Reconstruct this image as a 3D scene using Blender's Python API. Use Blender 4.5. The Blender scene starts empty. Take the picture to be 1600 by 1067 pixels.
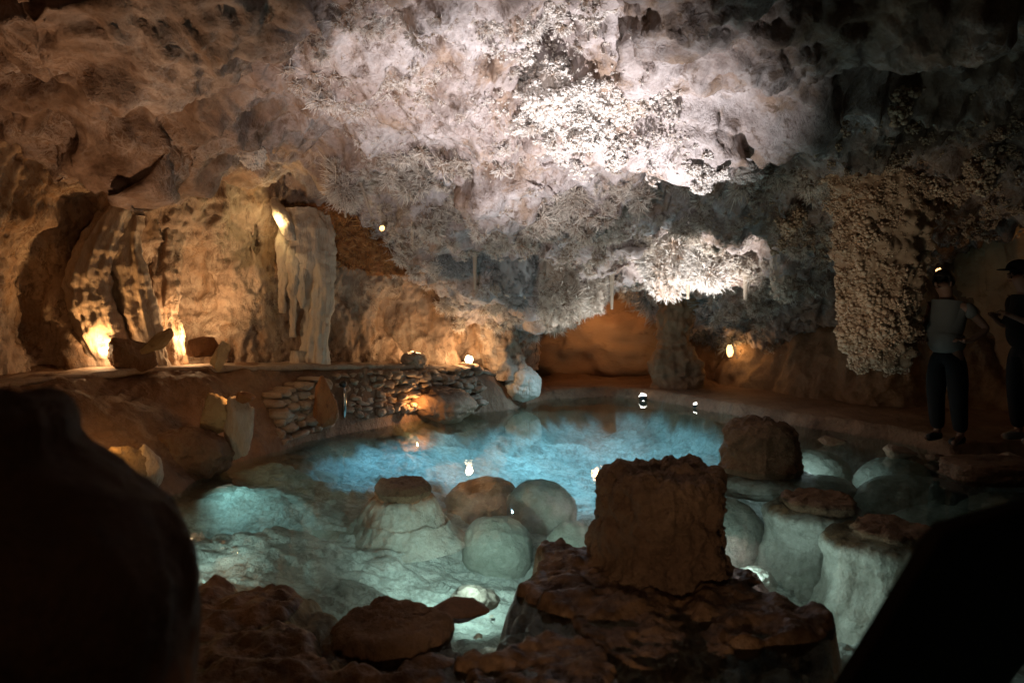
import bpy, math, random
import numpy as np
from mathutils import Vector, Matrix, Quaternion
PI = math.pi
random.seed(7)
RS = np.random.RandomState(11)
sc = bpy.context.scene
col = sc.collection
CAMZ, FPX, HOR = 1.7, 1200.0, 450.0

def W(px, py, Y):
    """a point of the cave Y metres away from the viewing platform"""
    return np.array([(px-800.0)/FPX*Y, Y, CAMZ+(HOR-py)/FPX*Y])

# ---------------------------------------------------------------- noise
def _hash(ix, iy, iz, seed):
    h = (ix.astype(np.uint32)*np.uint32(374761393) + iy.astype(np.uint32)*np.uint32(668265263)
         + iz.astype(np.uint32)*np.uint32(2147483647) + np.uint32((seed*144665) & 0xffffffff))
    h = (h ^ (h >> np.uint32(13)))*np.uint32(1274126177)
    h = (h ^ (h >> np.uint32(16)))*np.uint32(2246822519)
    return h ^ (h >> np.uint32(15))
_G = RS.normal(size=(256, 3)); _G /= np.linalg.norm(_G, axis=1)[:, None]; _G = _G.astype(np.float32)
def noise(P, seed=0):
    P = np.asarray(P, dtype=np.float32)
    I = np.floor(P).astype(np.int64); F = (P-I).astype(np.float32)
    U = F*F*F*(F*(F*6-15)+10)
    r = np.zeros(len(P), np.float32)
    for dx in (0, 1):
        for dy in (0, 1):
            for dz in (0, 1):
                g = _G[_hash(I[:, 0]+dx, I[:, 1]+dy, I[:, 2]+dz, seed) & np.uint32(255)]
                d = (F[:, 0]-dx)*g[:, 0]+(F[:, 1]-dy)*g[:, 1]+(F[:, 2]-dz)*g[:, 2]
                w = (U[:, 0] if dx else 1-U[:, 0])*(U[:, 1] if dy else 1-U[:, 1])*(U[:, 2] if dz else 1-U[:, 2])
                r += d*w
    return r*1.5
def fbm(P, oct=4, seed=0, gain=.5):
    r = 0; a = 1.0; f = 1.0
    for o in range(oct):
        r = r+a*noise(P*f, seed+o*17); a *= gain; f *= 2.03
    return r
def ridged(P, oct=4, seed=0, gain=.5):
    r = 0; a = 1.0; f = 1.0
    for o in range(oct):
        r = r+a*(1-2*np.abs(noise(P*f, seed+o*13))); a *= gain; f *= 2.07
    return r
def worley(P, seed=0):
    """distance to the nearest and second nearest feature point"""
    P = np.asarray(P, dtype=np.float32)
    I = np.floor(P).astype(np.int64)
    d1 = np.full(len(P), 9, np.float32); d2 = d1.copy()
    zr = (-1, 0, 1) if P[:, 2].std() > 1e-6 else (0,)
    for dx in (-1, 0, 1):
        for dy in (-1, 0, 1):
            for dz in zr:
                h = _hash(I[:, 0]+dx, I[:, 1]+dy, I[:, 2]+dz, seed)
                q = np.stack([I[:, 0]+dx+(h & np.uint32(1023))/1023.0, I[:, 1]+dy+((h >> np.uint32(10)) & np.uint32(1023))/1023.0,
                              I[:, 2]+dz+(((h >> np.uint32(20)) & np.uint32(1023))/1023.0 if len(zr) > 1 else 0)], 1)
                d = np.linalg.norm(P-q, axis=1).astype(np.float32)
                n1 = np.minimum(d1, d); d2 = np.minimum(np.maximum(d1, d), d2); d1 = n1
    return d1, d2
def sstep(a, b, x):
    t = np.clip((x-a)/(b-a), 0, 1); return t*t*(3-2*t)

# ---------------------------------------------------------------- mesh helpers
def link(name, V, Fq, mat, parent=None, smooth=True, tint=None):
    V = np.asarray(V, dtype=np.float32)
    me = bpy.data.meshes.new(name)
    if isinstance(Fq, np.ndarray):
        n = Fq.shape[1]
        me.vertices.add(len(V)); me.vertices.foreach_set('co', V.ravel())
        me.loops.add(Fq.size); me.loops.foreach_set('vertex_index', Fq.astype(np.int32).ravel())
        me.polygons.add(len(Fq)); me.polygons.foreach_set('loop_start', np.arange(0, Fq.size, n, dtype=np.int32))
        me.update(calc_edges=True)
    else:
        me.from_pydata([tuple(map(float, v)) for v in V], [], [tuple(map(int, f)) for f in Fq]); me.update()
    me.polygons.foreach_set('use_smooth', np.full(len(me.polygons), smooth))
    if tint is not None:
        a = me.attributes.new('tint', 'FLOAT', 'POINT'); a.data.foreach_set('value', np.asarray(tint, dtype=np.float32))
    if mat: me.materials.append(mat)
    o = bpy.data.objects.new(name, me); col.objects.link(o)
    if parent is not None: o.parent = parent
    return o
def grid_faces(nu, nv, wrap=False):
    """nu rows of nv points"""
    u = np.arange(nu-1)[:, None]; v = np.arange(nv if wrap else nv-1)[None, :]
    a = u*nv+v; b = u*nv+(v+1) % nv; c = (u+1)*nv+(v+1) % nv; d = (u+1)*nv+v
    return np.stack([a, b, c, d], -1).reshape(-1, 4)
def gnormals(P, wrap=False):
    """normals of a (nu, nv, 3) grid"""
    du = np.gradient(P, axis=0)
    if wrap: dv = (np.roll(P, -1, 1)-np.roll(P, 1, 1))/2
    else: dv = np.gradient(P, axis=1)
    N = np.cross(du, dv); return N/(np.linalg.norm(N, axis=-1, keepdims=True)+1e-9)
def tag(o, label=None, cat=None, group=None, kind=None):
    for k, v in (('label', label), ('category', cat), ('group', group), ('kind', kind)):
        if v: o[k] = v
    return o
def empty(name, loc=(0, 0, 0)):
    o = bpy.data.objects.new(name, None); col.objects.link(o); o.location = tuple(map(float, loc)); return o
def recenter(o, p):
    """give a mesh built in world coordinates its origin at its base"""
    p = np.asarray(p, dtype=float)
    o.data.transform(Matrix.Translation((-p[0], -p[1], -p[2]))); o.location = p; return o
def ico(sub):
    import bmesh
    bm = bmesh.new(); bmesh.ops.create_icosphere(bm, subdivisions=sub, radius=1)
    V = np.array([v.co[:] for v in bm.verts]); F = np.array([[v.index for v in f.verts] for f in bm.faces]); bm.free()
    return V, F
_ICO = {}
def icos(s):
    if s not in _ICO: _ICO[s] = ico(s)
    return _ICO[s]
def rotm(ax, ang): return np.array(Matrix.Rotation(ang, 3, ax))

# ---------------------------------------------------------------- materials
class NT:
    def __init__(s, name):
        s.m = bpy.data.materials.new(name); s.m.use_nodes = True; s.t = s.m.node_tree; s.t.nodes.clear()
    def n(s, typ, ins=None, **kw):
        nd = s.t.nodes.new(typ)
        for k, v in kw.items(): setattr(nd, k, v)
        for k, v in (ins or {}).items():
            if hasattr(v, 'is_linked') or isinstance(v, bpy.types.NodeSocket): s.t.links.new(v, nd.inputs[k])
            else: nd.inputs[k].default_value = v
        return nd
    def noise(s, vec, scale, detail=4, rough=.55, dist=0, typ='FBM'):
        nd = s.n('ShaderNodeTexNoise', {'Vector': vec, 'Scale': scale, 'Detail': detail, 'Roughness': rough, 'Distortion': dist}, noise_type=typ)
        if typ != 'FBM':
            nd.normalize = False if hasattr(nd, 'normalize') else None
        return nd.outputs['Fac']
    def ramp(s, fac, *stops):
        r = s.n('ShaderNodeValToRGB', {'Fac': fac}); e = r.color_ramp.elements
        while len(e) < len(stops): e.new(.5)
        for el, (p, c) in zip(e, stops):
            el.position = p; el.color = (c, c, c, 1) if not hasattr(c, '__len__') else (*c[:3], 1)
        return r.outputs['Color']
    def mix(s, fac, a, b, mode='MIX'):
        nd = s.n('ShaderNodeMix', data_type='RGBA', blend_type=mode, clamp_factor=True)
        for k, v in ((0, fac), (6, a), (7, b)):
            if isinstance(v, bpy.types.NodeSocket): s.t.links.new(v, nd.inputs[k])
            else: nd.inputs[k].default_value = v if k == 0 else (*v[:3], 1)
        return nd.outputs[2]
    def math(s, op, a, b=0.0, c=None):
        ins = {0: a, 1: b}
        if c is not None: ins[2] = c
        return s.n('ShaderNodeMath', ins, operation=op).outputs[0]
    def finish(s, color, rough=.7, bumps=(), spec=.35, **kw):
        nrm = None
        for h, st, dist in bumps:
            ins = {'Height': h, 'Strength': st, 'Distance': dist}
            if nrm is not None: ins['Normal'] = nrm
            nrm = s.n('ShaderNodeBump', ins).outputs['Normal']
        b = s.n('ShaderNodeBsdfPrincipled', {'Roughness': rough, 'Specular IOR Level': spec})
        if isinstance(color, bpy.types.NodeSocket): s.t.links.new(color, b.inputs['Base Color'])
        else: b.inputs['Base Color'].default_value = (*color, 1)
        if nrm is not None: s.t.links.new(nrm, b.inputs['Normal'])
        for k, v in kw.items(): b.inputs[k.replace('_', ' ')].default_value = v
        o = s.n('ShaderNodeOutputMaterial'); s.t.links.new(b.outputs[0], o.inputs['Surface'])
        return s.m
    def pos(s, stretch=None):
        v = s.n('ShaderNodeNewGeometry').outputs['Position']
        if stretch: v = s.n('ShaderNodeMapping', {'Vector': v, 'Scale': stretch}).outputs[0]
        return v

def rock_mat(name, pale, mid, dark, web=.5, stretch=None, stain_shade=None, ochre=None, scale=1.0, bump=1.0, rough=.75, webcol=None, grain=1.0, spec=.3, cov=(.38, .62)):
    t = NT(name); p = t.pos(); ps = t.pos(stretch) if stretch else p
    wn = t.n('ShaderNodeTexNoise', {'Vector': p, 'Scale': 1.3*scale, 'Detail': 3})
    off = t.n('ShaderNodeVectorMath', {0: wn.outputs['Color'], 1: (.5, .5, .5)}, operation='SUBTRACT').outputs[0]
    wp = t.n('ShaderNodeVectorMath', {0: off, 1: (.55, .55, .55), 2: ps}, operation='MULTIPLY_ADD').outputs[0]
    big = t.noise(wp, 1.1*scale, 6, .62)
    med = t.noise(wp, 4.5*scale, 6, .65)
    fine = t.noise(ps, 26*scale, 5, .7)
    c = t.mix(t.ramp(big, (cov[0], 0), (cov[1], 1)), mid, pale)
    c = t.mix(t.ramp(med, (.55, 0), (.80, 1)), c, dark)
    if ochre:      # patches of stained and dark, bare rock between the calcite
        c = t.mix(t.math('MULTIPLY', t.ramp(t.noise(wp, 2.4, 6, .65), (.50, 0), (.62, 1)), .75), c, ochre)
        c = t.mix(t.math('MULTIPLY', t.ramp(t.noise(wp, 6.5, 5, .7), (.54, 0), (.64, 1)), .8), c, dark)
    if stain_shade:      # stained rock on the left; shade painted in brown on the right and near side
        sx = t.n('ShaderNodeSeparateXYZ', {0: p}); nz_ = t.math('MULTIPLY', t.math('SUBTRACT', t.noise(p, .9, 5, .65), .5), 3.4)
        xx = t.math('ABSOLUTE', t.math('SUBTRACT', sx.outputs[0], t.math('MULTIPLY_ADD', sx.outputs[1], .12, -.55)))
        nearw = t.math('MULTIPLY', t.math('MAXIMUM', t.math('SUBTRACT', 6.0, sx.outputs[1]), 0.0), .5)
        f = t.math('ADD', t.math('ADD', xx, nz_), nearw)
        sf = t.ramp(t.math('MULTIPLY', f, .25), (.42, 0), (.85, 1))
        c = t.mix(t.math('MULTIPLY', sf, .9), c, t.mix(t.ramp(med, (.4, 0), (.66, 1)), stain_shade[0], stain_shade[1]))
    # pale threads of calcite: thin level lines of warped noise
    th = []
    for i, (s1, w) in enumerate(((3.2*scale, .035), (7.5*scale, .05), (15*scale, .07))):
        q = t.noise(wp if i < 2 else ps, s1, 3, .6, .6)
        d = t.math('ABSOLUTE', t.math('SUBTRACT', q, .5))
        th.append(t.ramp(t.math('DIVIDE', d, w), (0, 1), (1, 0)))
    webm = t.math('MAXIMUM', th[0], t.math('MAXIMUM', th[1], t.math('MULTIPLY', th[2], .7)))
    webm = t.math('MULTIPLY', webm, t.ramp(t.noise(p, 2.1, 3), (.42, 0), (.6, 1)))
    c = t.mix(t.math('MULTIPLY', webm, web), c, webcol or pale)
    c = t.mix(t.math('MULTIPLY', t.ramp(fine, (.35, 1), (.6, 0)), .55*grain), c, t.mix(.5, dark, c))
    return t.finish(c, rough, [(med, .5*bump, .06), (t.math('MULTIPLY_ADD', webm, .4, fine), .6*bump, .02), (t.noise(ps, 70*scale, 3, .7), .5*bump*grain, .008)], spec)

M = {}
M['ceil'] = rock_mat('ceiling_calcite', (.66, .60, .59), (.36, .28, .25), (.13, .08, .05), web=.4, webcol=(.76, .70, .70), bump=1.1, spec=.15, ochre=(.36, .235, .15), stain_shade=((.34, .23, .165), (.13, .075, .045)))
M['wall'] = rock_mat('wall_calcite', (.47, .35, .26), (.25, .155, .095), (.11, .06, .035), web=.6, webcol=(.62, .50, .38), stretch=(1, 1, .45), bump=1.3, ochre=(.30, .165, .075), spec=.15)
M['bank'] = rock_mat('bank_rock', (.24, .13, .07), (.15, .075, .038), (.05, .025, .013), web=.25, webcol=(.35, .25, .16), stretch=(1.2, 1.2, .5), bump=1.3)
M['brown'] = rock_mat('brown_crust', (.25, .145, .08), (.15, .08, .042), (.045, .023, .012), web=.1, scale=1.6, bump=1.4, rough=.85)
M['flow'] = rock_mat('flowstone', (.55, .43, .32), (.40, .28, .19), (.16, .09, .05), web=.3, stretch=(2.2, 2.2, .35), scale=1.5)
M['white_flow'] = rock_mat('white_flowstone', (.58, .49, .39), (.46, .36, .27), (.26, .16, .09), web=.2, stretch=(2.5, 2.5, .3), scale=1.4, grain=.5, rough=.5)
M['slab'] = rock_mat('cut_stone', (.46, .31, .15), (.34, .21, .10), (.13, .07, .035), web=.15, scale=2.5, grain=.6)
M['amber'] = rock_mat('amber_stone', (.42, .17, .05), (.28, .10, .03), (.08, .03, .012), web=.1, stretch=(3, 3, .6), scale=2, rough=.5)
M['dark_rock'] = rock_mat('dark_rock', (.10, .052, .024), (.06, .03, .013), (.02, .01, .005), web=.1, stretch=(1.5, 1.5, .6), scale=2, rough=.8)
M['masonry'] = rock_mat('masonry_stone', (.42, .31, .22), (.30, .19, .12), (.12, .07, .04), web=.2, scale=2.2)
M['far'] = rock_mat('far_rock', (.30, .2, .12), (.2, .11, .06), (.08, .04, .02), web=.3, stretch=(1, 1, .7))
M['orange'] = rock_mat('orange_clay_wall', (.40, .25, .13), (.30, .17, .085), (.14, .075, .035), web=.05, stretch=(.6, .6, 1.5), grain=.3, bump=.5)

def calcite_under(name, pale, line, scale=1.0, brown_top=None, edges=.35):
    """smooth white calcite; a brown crust just at the water line where brown_top is given"""
    t = NT(name); p = t.pos()
    wp = t.n('ShaderNodeMapping', {'Vector': p, 'Scale': (5*scale, 9*scale, 9*scale)}).outputs[0]
    v = t.n('ShaderNodeTexVoronoi', {'Vector': wp, 'Scale': 1.0, 'Randomness': 1.0}, feature='SMOOTH_F1')
    big = t.noise(p, 1.7, 5, .6); mot = t.noise(p, 9, 5, .75)
    fine = t.noise(p, 30, 4, .7)
    c = t.mix(t.ramp(big, (.4, 0), (.62, .55)), pale, line)
    wq = t.n('ShaderNodeVectorMath', {0: t.n('ShaderNodeTexNoise', {'Vector': p, 'Scale': 4.0, 'Detail': 3}).outputs['Color'], 1: (.34, .34, .34), 2: p}, operation='MULTIPLY_ADD').outputs[0]
    ve = t.n('ShaderNodeTexVoronoi', {'Vector': t.n('ShaderNodeMapping', {'Vector': wq, 'Scale': (4.0*scale, 9*scale, 8*scale)}).outputs[0], 'Scale': 1.0}, feature='DISTANCE_TO_EDGE')
    edge = t.math('MAXIMUM', t.ramp(ve.outputs['Distance'], (0, 0), (.11, 1)), t.ramp(t.noise(p, 2.5, 3, .6), (.40, 0), (.62, .85)))
    c = t.mix(t.math('MULTIPLY', t.math('SUBTRACT', 1.0, edge), edges), c, line)
    c = t.mix(t.math('MULTIPLY', t.ramp(mot, (.50, 0), (.60, 1)), edges), c, line)
    c = t.mix(t.math('MULTIPLY', t.ramp(fine, (.35, 1), (.55, 0)), .3), c, line)
    if brown_top:
        z = t.n('ShaderNodeSeparateXYZ', {0: p}).outputs[2]
        m = t.math('ADD', z, t.math('MULTIPLY', t.math('SUBTRACT', t.noise(p, 5, 4, .6), .5), .16))
        c = t.mix(t.ramp(t.math('MULTIPLY_ADD', m, 1.0, .5), (brown_top+.5-.035, 0), (brown_top+.5+.02, 1)), c, t.mix(t.ramp(t.noise(p, 6, 5, .65), (.4, 0), (.62, 1)), (.055, .027, .012), (.17, .092, .045)))
    return t.finish(c, .55, [(mot, .5, .03), (edge, .5*edges, .02), (v.outputs['Distance'], -.35, .03), (t.noise(p, 3.5, 5, .6), .5, .06), (t.noise(p, 9, 4, .6), .4, .03), (fine, .35, .008)], .2)
M['under'] = calcite_under('pool_calcite', (.50, .54, .49), (.13, .145, .125), 1.5, edges=.5)
t = M['under'].node_tree; bk = M['bank'].node_tree
def merge_bank(nt, src):
    mp = {}
    for nd in src.nodes:
        if nd.bl_idname == 'ShaderNodeOutputMaterial': continue
        c = nt.nodes.new(nd.bl_idname); mp[nd.name] = c
        for pr_ in nd.bl_rna.properties:
            if not pr_.is_readonly and pr_.identifier not in ('name', 'parent', 'inputs', 'outputs', 'location_absolute'):
                try: setattr(c, pr_.identifier, getattr(nd, pr_.identifier))
                except Exception: pass
        for a, b in zip(nd.inputs, c.inputs):
            if hasattr(a, 'default_value'):
                try: b.default_value = a.default_value
                except Exception: pass
        if nd.bl_idname == 'ShaderNodeValToRGB':
            e = c.color_ramp.elements
            while len(e) < len(nd.color_ramp.elements): e.new(.5)
            for x, y in zip(nd.color_ramp.elements, e): y.position = x.position; y.color = x.color
    for l in src.links:
        if l.to_node.name in mp and l.from_node.name in mp:
            fi = list(l.from_node.outputs).index(l.from_socket); ti = list(l.to_node.inputs).index(l.to_socket)
            nt.links.new(mp[l.from_node.name].outputs[fi], mp[l.to_node.name].inputs[ti])
        elif l.to_node.bl_idname == 'ShaderNodeOutputMaterial': res = (l.from_node.name, list(l.from_node.outputs).index(l.from_socket))
    return mp[res[0]].outputs[res[1]]
bo = merge_bank(t, bk)
out = next(n for n in t.nodes if n.bl_idname == 'ShaderNodeOutputMaterial'); old = out.inputs['Surface'].links[0].from_socket
at = t.nodes.new('ShaderNodeAttribute'); at.attribute_name = 'tint'; mxs = t.nodes.new('ShaderNodeMixShader')
t.links.new(at.outputs['Fac'], mxs.inputs[0]); t.links.new(old, mxs.inputs[1]); t.links.new(bo, mxs.inputs[2]); t.links.new(mxs.outputs[0], out.inputs['Surface'])
M['dome'] = calcite_under('dome_calcite', (.36, .39, .33), (.15, .165, .13), .7, edges=.25)
M['mushroom'] = calcite_under('capped_calcite', (.44, .45, .39), (.18, .175, .14), .8, brown_top=-.07)
M['fore'] = calcite_under('fore_calcite', (.36, .28, .20), (.17, .11, .07), .6, brown_top=-.27)
M['shelf'] = calcite_under('shelf_calcite', (.50, .48, .40), (.22, .17, .12), .6, brown_top=-.22)

def crystal_mat(name, tip, base, spec=.3):
    t = NT(name); a = t.n('ShaderNodeAttribute', attribute_name='tint').outputs['Fac']
    p = t.pos(); n1 = t.noise(p, 2.3, 4, .6)
    f = t.math('ADD', a, t.math('MULTIPLY', t.math('SUBTRACT', n1, .5), .9))
    c = t.mix(t.ramp(f, (.2, 0), (.75, 1)), base, tip)
    return t.finish(c, .5, [(t.noise(p, 60, 3), .4, .005)], spec, Subsurface_Weight=0.0)
M['frost'] = crystal_mat('frostwork_crystal', (.80, .72, .63), (.33, .23, .16))
M['coral'] = crystal_mat('coral_calcite', (.82, .77, .72), (.42, .30, .215))
M['popcorn'] = crystal_mat('popcorn_calcite', (.58, .42, .29), (.24, .14, .08))
M['greyfrost'] = crystal_mat('grey_frostwork', (.36, .37, .37), (.15, .14, .13))

t = NT('pool_water'); p = t.pos()
wv = t.n('ShaderNodeMapping', {'Vector': p, 'Scale': (1.0, .7, 1)}).outputs[0]
b1 = t.n('ShaderNodeBump', {'Height': t.noise(wv, 3.0, 3, .5), 'Strength': .05, 'Distance': .05})
b2 = t.n('ShaderNodeBump', {'Height': t.noise(wv, 14, 2, .5), 'Strength': .035, 'Distance': .02, 'Normal': b1.outputs[0]})
gl = t.n('ShaderNodeBsdfGlossy', {'Roughness': .015, 'Color': (1, 1, 1, 1), 'Normal': b2.outputs[0]})
tr = t.n('ShaderNodeBsdfTransparent', {'Color': (.78, .94, .93, 1)})
fr = t.n('ShaderNodeFresnel', {'IOR': 1.33, 'Normal': b2.outputs[0]})
mx = t.n('ShaderNodeMixShader', {0: fr.outputs[0], 1: tr.outputs[0], 2: gl.outputs[0]})
o = t.n('ShaderNodeOutputMaterial'); t.t.links.new(mx.outputs[0], o.inputs['Surface']); M['water'] = t.m

def plain(name, c, rough=.6, spec=.3, bump=0.0, bs=40, metallic=0.0, var=.15):
    t = NT(name); p = t.pos(); n1 = t.noise(p, bs*.3, 4)
    cc = t.mix(t.math('MULTIPLY', n1, 1.0), tuple(x*(1-var) for x in c), tuple(min(1, x*(1+var)) for x in c))
    return t.finish(cc, rough, [(t.noise(p, bs, 3), bump, .01)] if bump else [], spec, Metallic=metallic)
M['panel'] = plain('panel_board', (.05, .036, .024), .7, bs=120, bump=.15)
M['panel_rim'] = plain('panel_rim', (.03, .022, .016), .6, spec=.15)
M['skin'] = plain('skin', (.22, .12, .08), .55)
M['hair'] = plain('hair', (.012, .009, .008), .6, bump=.5, bs=90)
M['shirt'] = plain('shirt_cloth', (.13, .13, .12), .9, bump=.35, bs=12)
M['darkcloth'] = plain('dark_cloth', (.006, .005, .005), .9, bump=.3, bs=15)
M['shoe'] = plain('dark_shoe', (.02, .02, .02), .6)
M['paleshoe'] = plain('pale_shoe', (.2, .19, .18), .6)
M['metal'] = plain('lamp_metal', (.05, .05, .05), .35, metallic=.8)
M['chrome'] = plain('shiny_metal', (.5, .5, .5), .15, metallic=1.0)
def emit(name, c, s):
    t = NT(name); e = t.n('ShaderNodeEmission', {'Color': (*c, 1), 'Strength': s}); o = t.n('ShaderNodeOutputMaterial')
    t.t.links.new(e.outputs[0], o.inputs[0]); return t.m
M['lens_warm'] = emit('lamp_lens_warm', (1, .55, .2), 4); M['lens_white'] = emit('lamp_lens_white', (1, .95, .85), 6)
M['lens_and_lit_rock'] = emit('lamp_lens_and_lit_rock', (1, .72, .4), 9); M['lens_dim'] = emit('lamp_lens_dim', (1, .45, .15), .8)

# ---------------------------------------------------------------- cave ceiling
CP = []   # control points: column, height in picture, distance
def colz(px, pairs):
    for Y, py in pairs: CP.append(W(px, py, Y))
colz(-500, [(3, -200), (5, -20), (7, 180), (9, 260)])
colz(-200, [(3, -300), (4, -150), (5, -20), (6, 90), (7, 190), (8, 270)])
colz(0, [(3, -300), (4, -150), (5, -10), (6, 130), (7, 240), (8, 290), (9, 310)])
colz(200, [(3, -320), (4, -160), (5, -15), (6, 120), (7, 235), (8, 290), (9, 320)])
colz(400, [(3, -340), (4, -190), (5, -60), (6, 60), (7, 170), (8, 245), (9, 290), (10, 300)])
colz(600, [(3, -350), (4, -200), (5, -70), (6, 50), (7, 160), (8, 240), (9, 310), (10, 380)])
colz(700, [(8, 260), (9, 330), (10, 410), (10.8, 470), (12, 450)])
colz(800, [(3, -350), (4, -200), (5, -70), (6, 60), (7, 185), (8, 265), (9, 345), (10, 410), (10.8, 480), (12, 510), (14, 500)])
colz(900, [(8, 262), (9, 330), (10, 395), (10.6, 440), (11.2, 470), (12.5, 440), (14, 440), (16, 445)])
colz(1000, [(3, -350), (4, -200), (5, -80), (6, 60), (7, 185), (8, 255), (9, 310), (10, 350), (11, 400), (12, 415), (14, 430), (16, 440)])
colz(1100, [(8, 265), (9, 320), (10, 365), (11, 410), (12, 500), (13, 545), (14.5, 540)])
colz(1200, [(3, -340), (4, -190), (5, -60), (6, 70), (7, 180), (8, 275), (9, 340), (10, 385), (11, 440), (12, 520), (13, 560), (14.5, 560)])
colz(1300, [(8, 280), (9, 350), (10, 420), (11, 480), (12, 530), (13.5, 560)])
colz(1400, [(3, -300), (4, -150), (5, -30), (6, 90), (7, 190), (8, 270), (9, 330), (10, 380), (12, 430)])
colz(1600, [(3, -300), (4, -130), (5, 0), (6, 110), (7, 210), (7.6, 300), (8.4, 340), (10, 330), (12, 330)])
colz(1850, [(4, -130), (6, 110), (8, 260), (10, 320)])
colz(2200, [(3, -100), (5, 100), (8, 280)])
CP += [np.array(v, float) for v in ((-6, 0, 3.4), (0, 0, 3.9), (6, 0, 3.4), (-6, 13, 2.6), (-3, 13, 2.2), (7, 14, 2.6), (0, 17, 1.8), (5, 16, 1.5), (-4, 17, 2.2))]
CP = np.array(CP)
def tps_fit(C, v, lam=.004):
    n = len(C); r = np.linalg.norm(C[:, None]-C[None], axis=2)
    K = np.where(r > 0, r*r*np.log(r+1e-12), 0)+lam*np.eye(n)*n
    P = np.c_[np.ones(n), C]; A = np.block([[K, P], [P.T, np.zeros((3, 3))]])
    return np.linalg.solve(A, np.r_[v, 0, 0, 0])
def tps_eval(C, w, X):
    out = np.empty(len(X))
    for i in range(0, len(X), 60000):
        x = X[i:i+60000]; r2 = ((x[:, None]-C[None])**2).sum(2)
        out[i:i+60000] = (.5*r2*np.log(r2+1e-12))@w[:len(C)]+w[len(C)]+x@w[len(C)+1:]
    return out
_cw = tps_fit(CP[:, :2], CP[:, 2])
# bulges hanging from the roof (downwards) and hollows (upwards): column, row, distance, radius, amount, sharpness, squash in y
BUMPS = [
    (300, 40, 5.3, .62, .34, 5, 1.0), (150, 60, 5.2, .5, .16, 4, 1), (180, 250, 6.8, .30, .34, 4, 1.2), (245, 270, 7.0, .2, .28, 4, 1.2), (110, 260, 6.9, .25, .25, 4, 1),
    (60, 250, 6.5, .45, .2, 3, 1), (330, 240, 7.4, .4, .22, 4, 1), (300, 195, 6.2, .20, -.35, 3, 1), (30, 150, 5.5, .22, -.4, 3, 1), (435, 45, 5.9, .28, -.45, 4, 1), (470, 30, 5.7, .2, -.3, 4, 1),
    (640, 200, 7.2, .5, .16, 4, 1), (600, 90, 6.2, .5, .14, 4, 1), (880, 200, 7.1, .3, .2, 4, 1), (980, 140, 6.5, .55, .22, 4, .8), (1060, 190, 6.8, .4, .2, 4, 1),
    (760, 100, 6.2, .22, -.22, 4, 1), (870, 100, 6.2, .2, -.2, 4, 1.3), (1150, 100, 5.9, .8, .35, 5, .8), (1130, 20, 5.2, .7, .3, 4, 1), (1380, 60, 5.6, .8, .25, 4, 1),
    (1200, 140, 6.9, .7, .15, 4, 1), (1160, 265, 7.5, .28, .22, 4, 1), (975, 440, 12.3, .8, -.35, 3, 1), (540, 285, 8.4, .22, .30, 4, 1),
    (775, 285, 8.2, .36, .28, 4, 1), (915, 300, 8.5, .38, .22, 4, 1), (650, 330, 9.0, .3, .25, 4, 1), (720, 370, 9.3, .3, .28, 4, 1), (800, 380, 9.3, .32, .25, 4, 1), (900, 380, 9.6, .35, .25, 4, 1),
    (850, 450, 10.3, .35, .28, 4, 1), (760, 440, 10.0, .3, .25, 4, 1), (925, 450, 10.5, .22, .25, 5, 1), (960, 400, 10.2, .2, .2, 4, 1),
    (1030, 400, 10.2, .28, .35, 4, 1), (1100, 400, 10.4, .28, .40, 4, 1), (1165, 405, 10.5, .22, .35, 4, 1), (1230, 430, 10.0, .3, .3, 4, 1), (1265, 400, 9.6, .25, .2, 4, 1),
    (1000, 330, 9.4, .4, .2, 4, 1), (1110, 330, 9.5, .4, .18, 4, 1), (1220, 330, 9.2, .4, .25, 4, 1),
    (1480, 60, 5.6, .35, -.3, 4, 1), (1480, 330, 8.0, .35, -.35, 3, 1), (1500, 290, 7.4, .5, .18, 4, 1), (1590, 300, 7.6, .3, .2, 4, 1),
]
def ceil_base(X):
    z = tps_eval(CP[:, :2], _cw, X)
    wx = X+.12*np.stack([noise(np.c_[X*1.6, np.zeros(len(X))], 5), noise(np.c_[X*1.6, np.ones(len(X))*7.3], 6)], 1)
    for px, py, Y, R, h, k, sq in BUMPS:
        c = W(px, py, Y)
        d2 = ((wx[:, 0]-c[0])**2+((wx[:, 1]-c[1])*sq)**2)/R**2
        z = z-h*np.exp(-d2**(k/2))
    return z
S = .024
xs = np.arange(-6.2, 6.4, S); ys = np.arange(1.2, 16.5, S)
XX, YY = np.meshgrid(xs, ys)          # rows = y
X = np.c_[XX.ravel(), YY.ravel()]
Z = ceil_base(X)
P = np.c_[X, Z].reshape(len(ys), len(xs), 3)
N = -gnormals(P); N[N[..., 2] > 0] *= -1
Pf = P.reshape(-1, 3); Nf = N.reshape(-1, 3)
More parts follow.
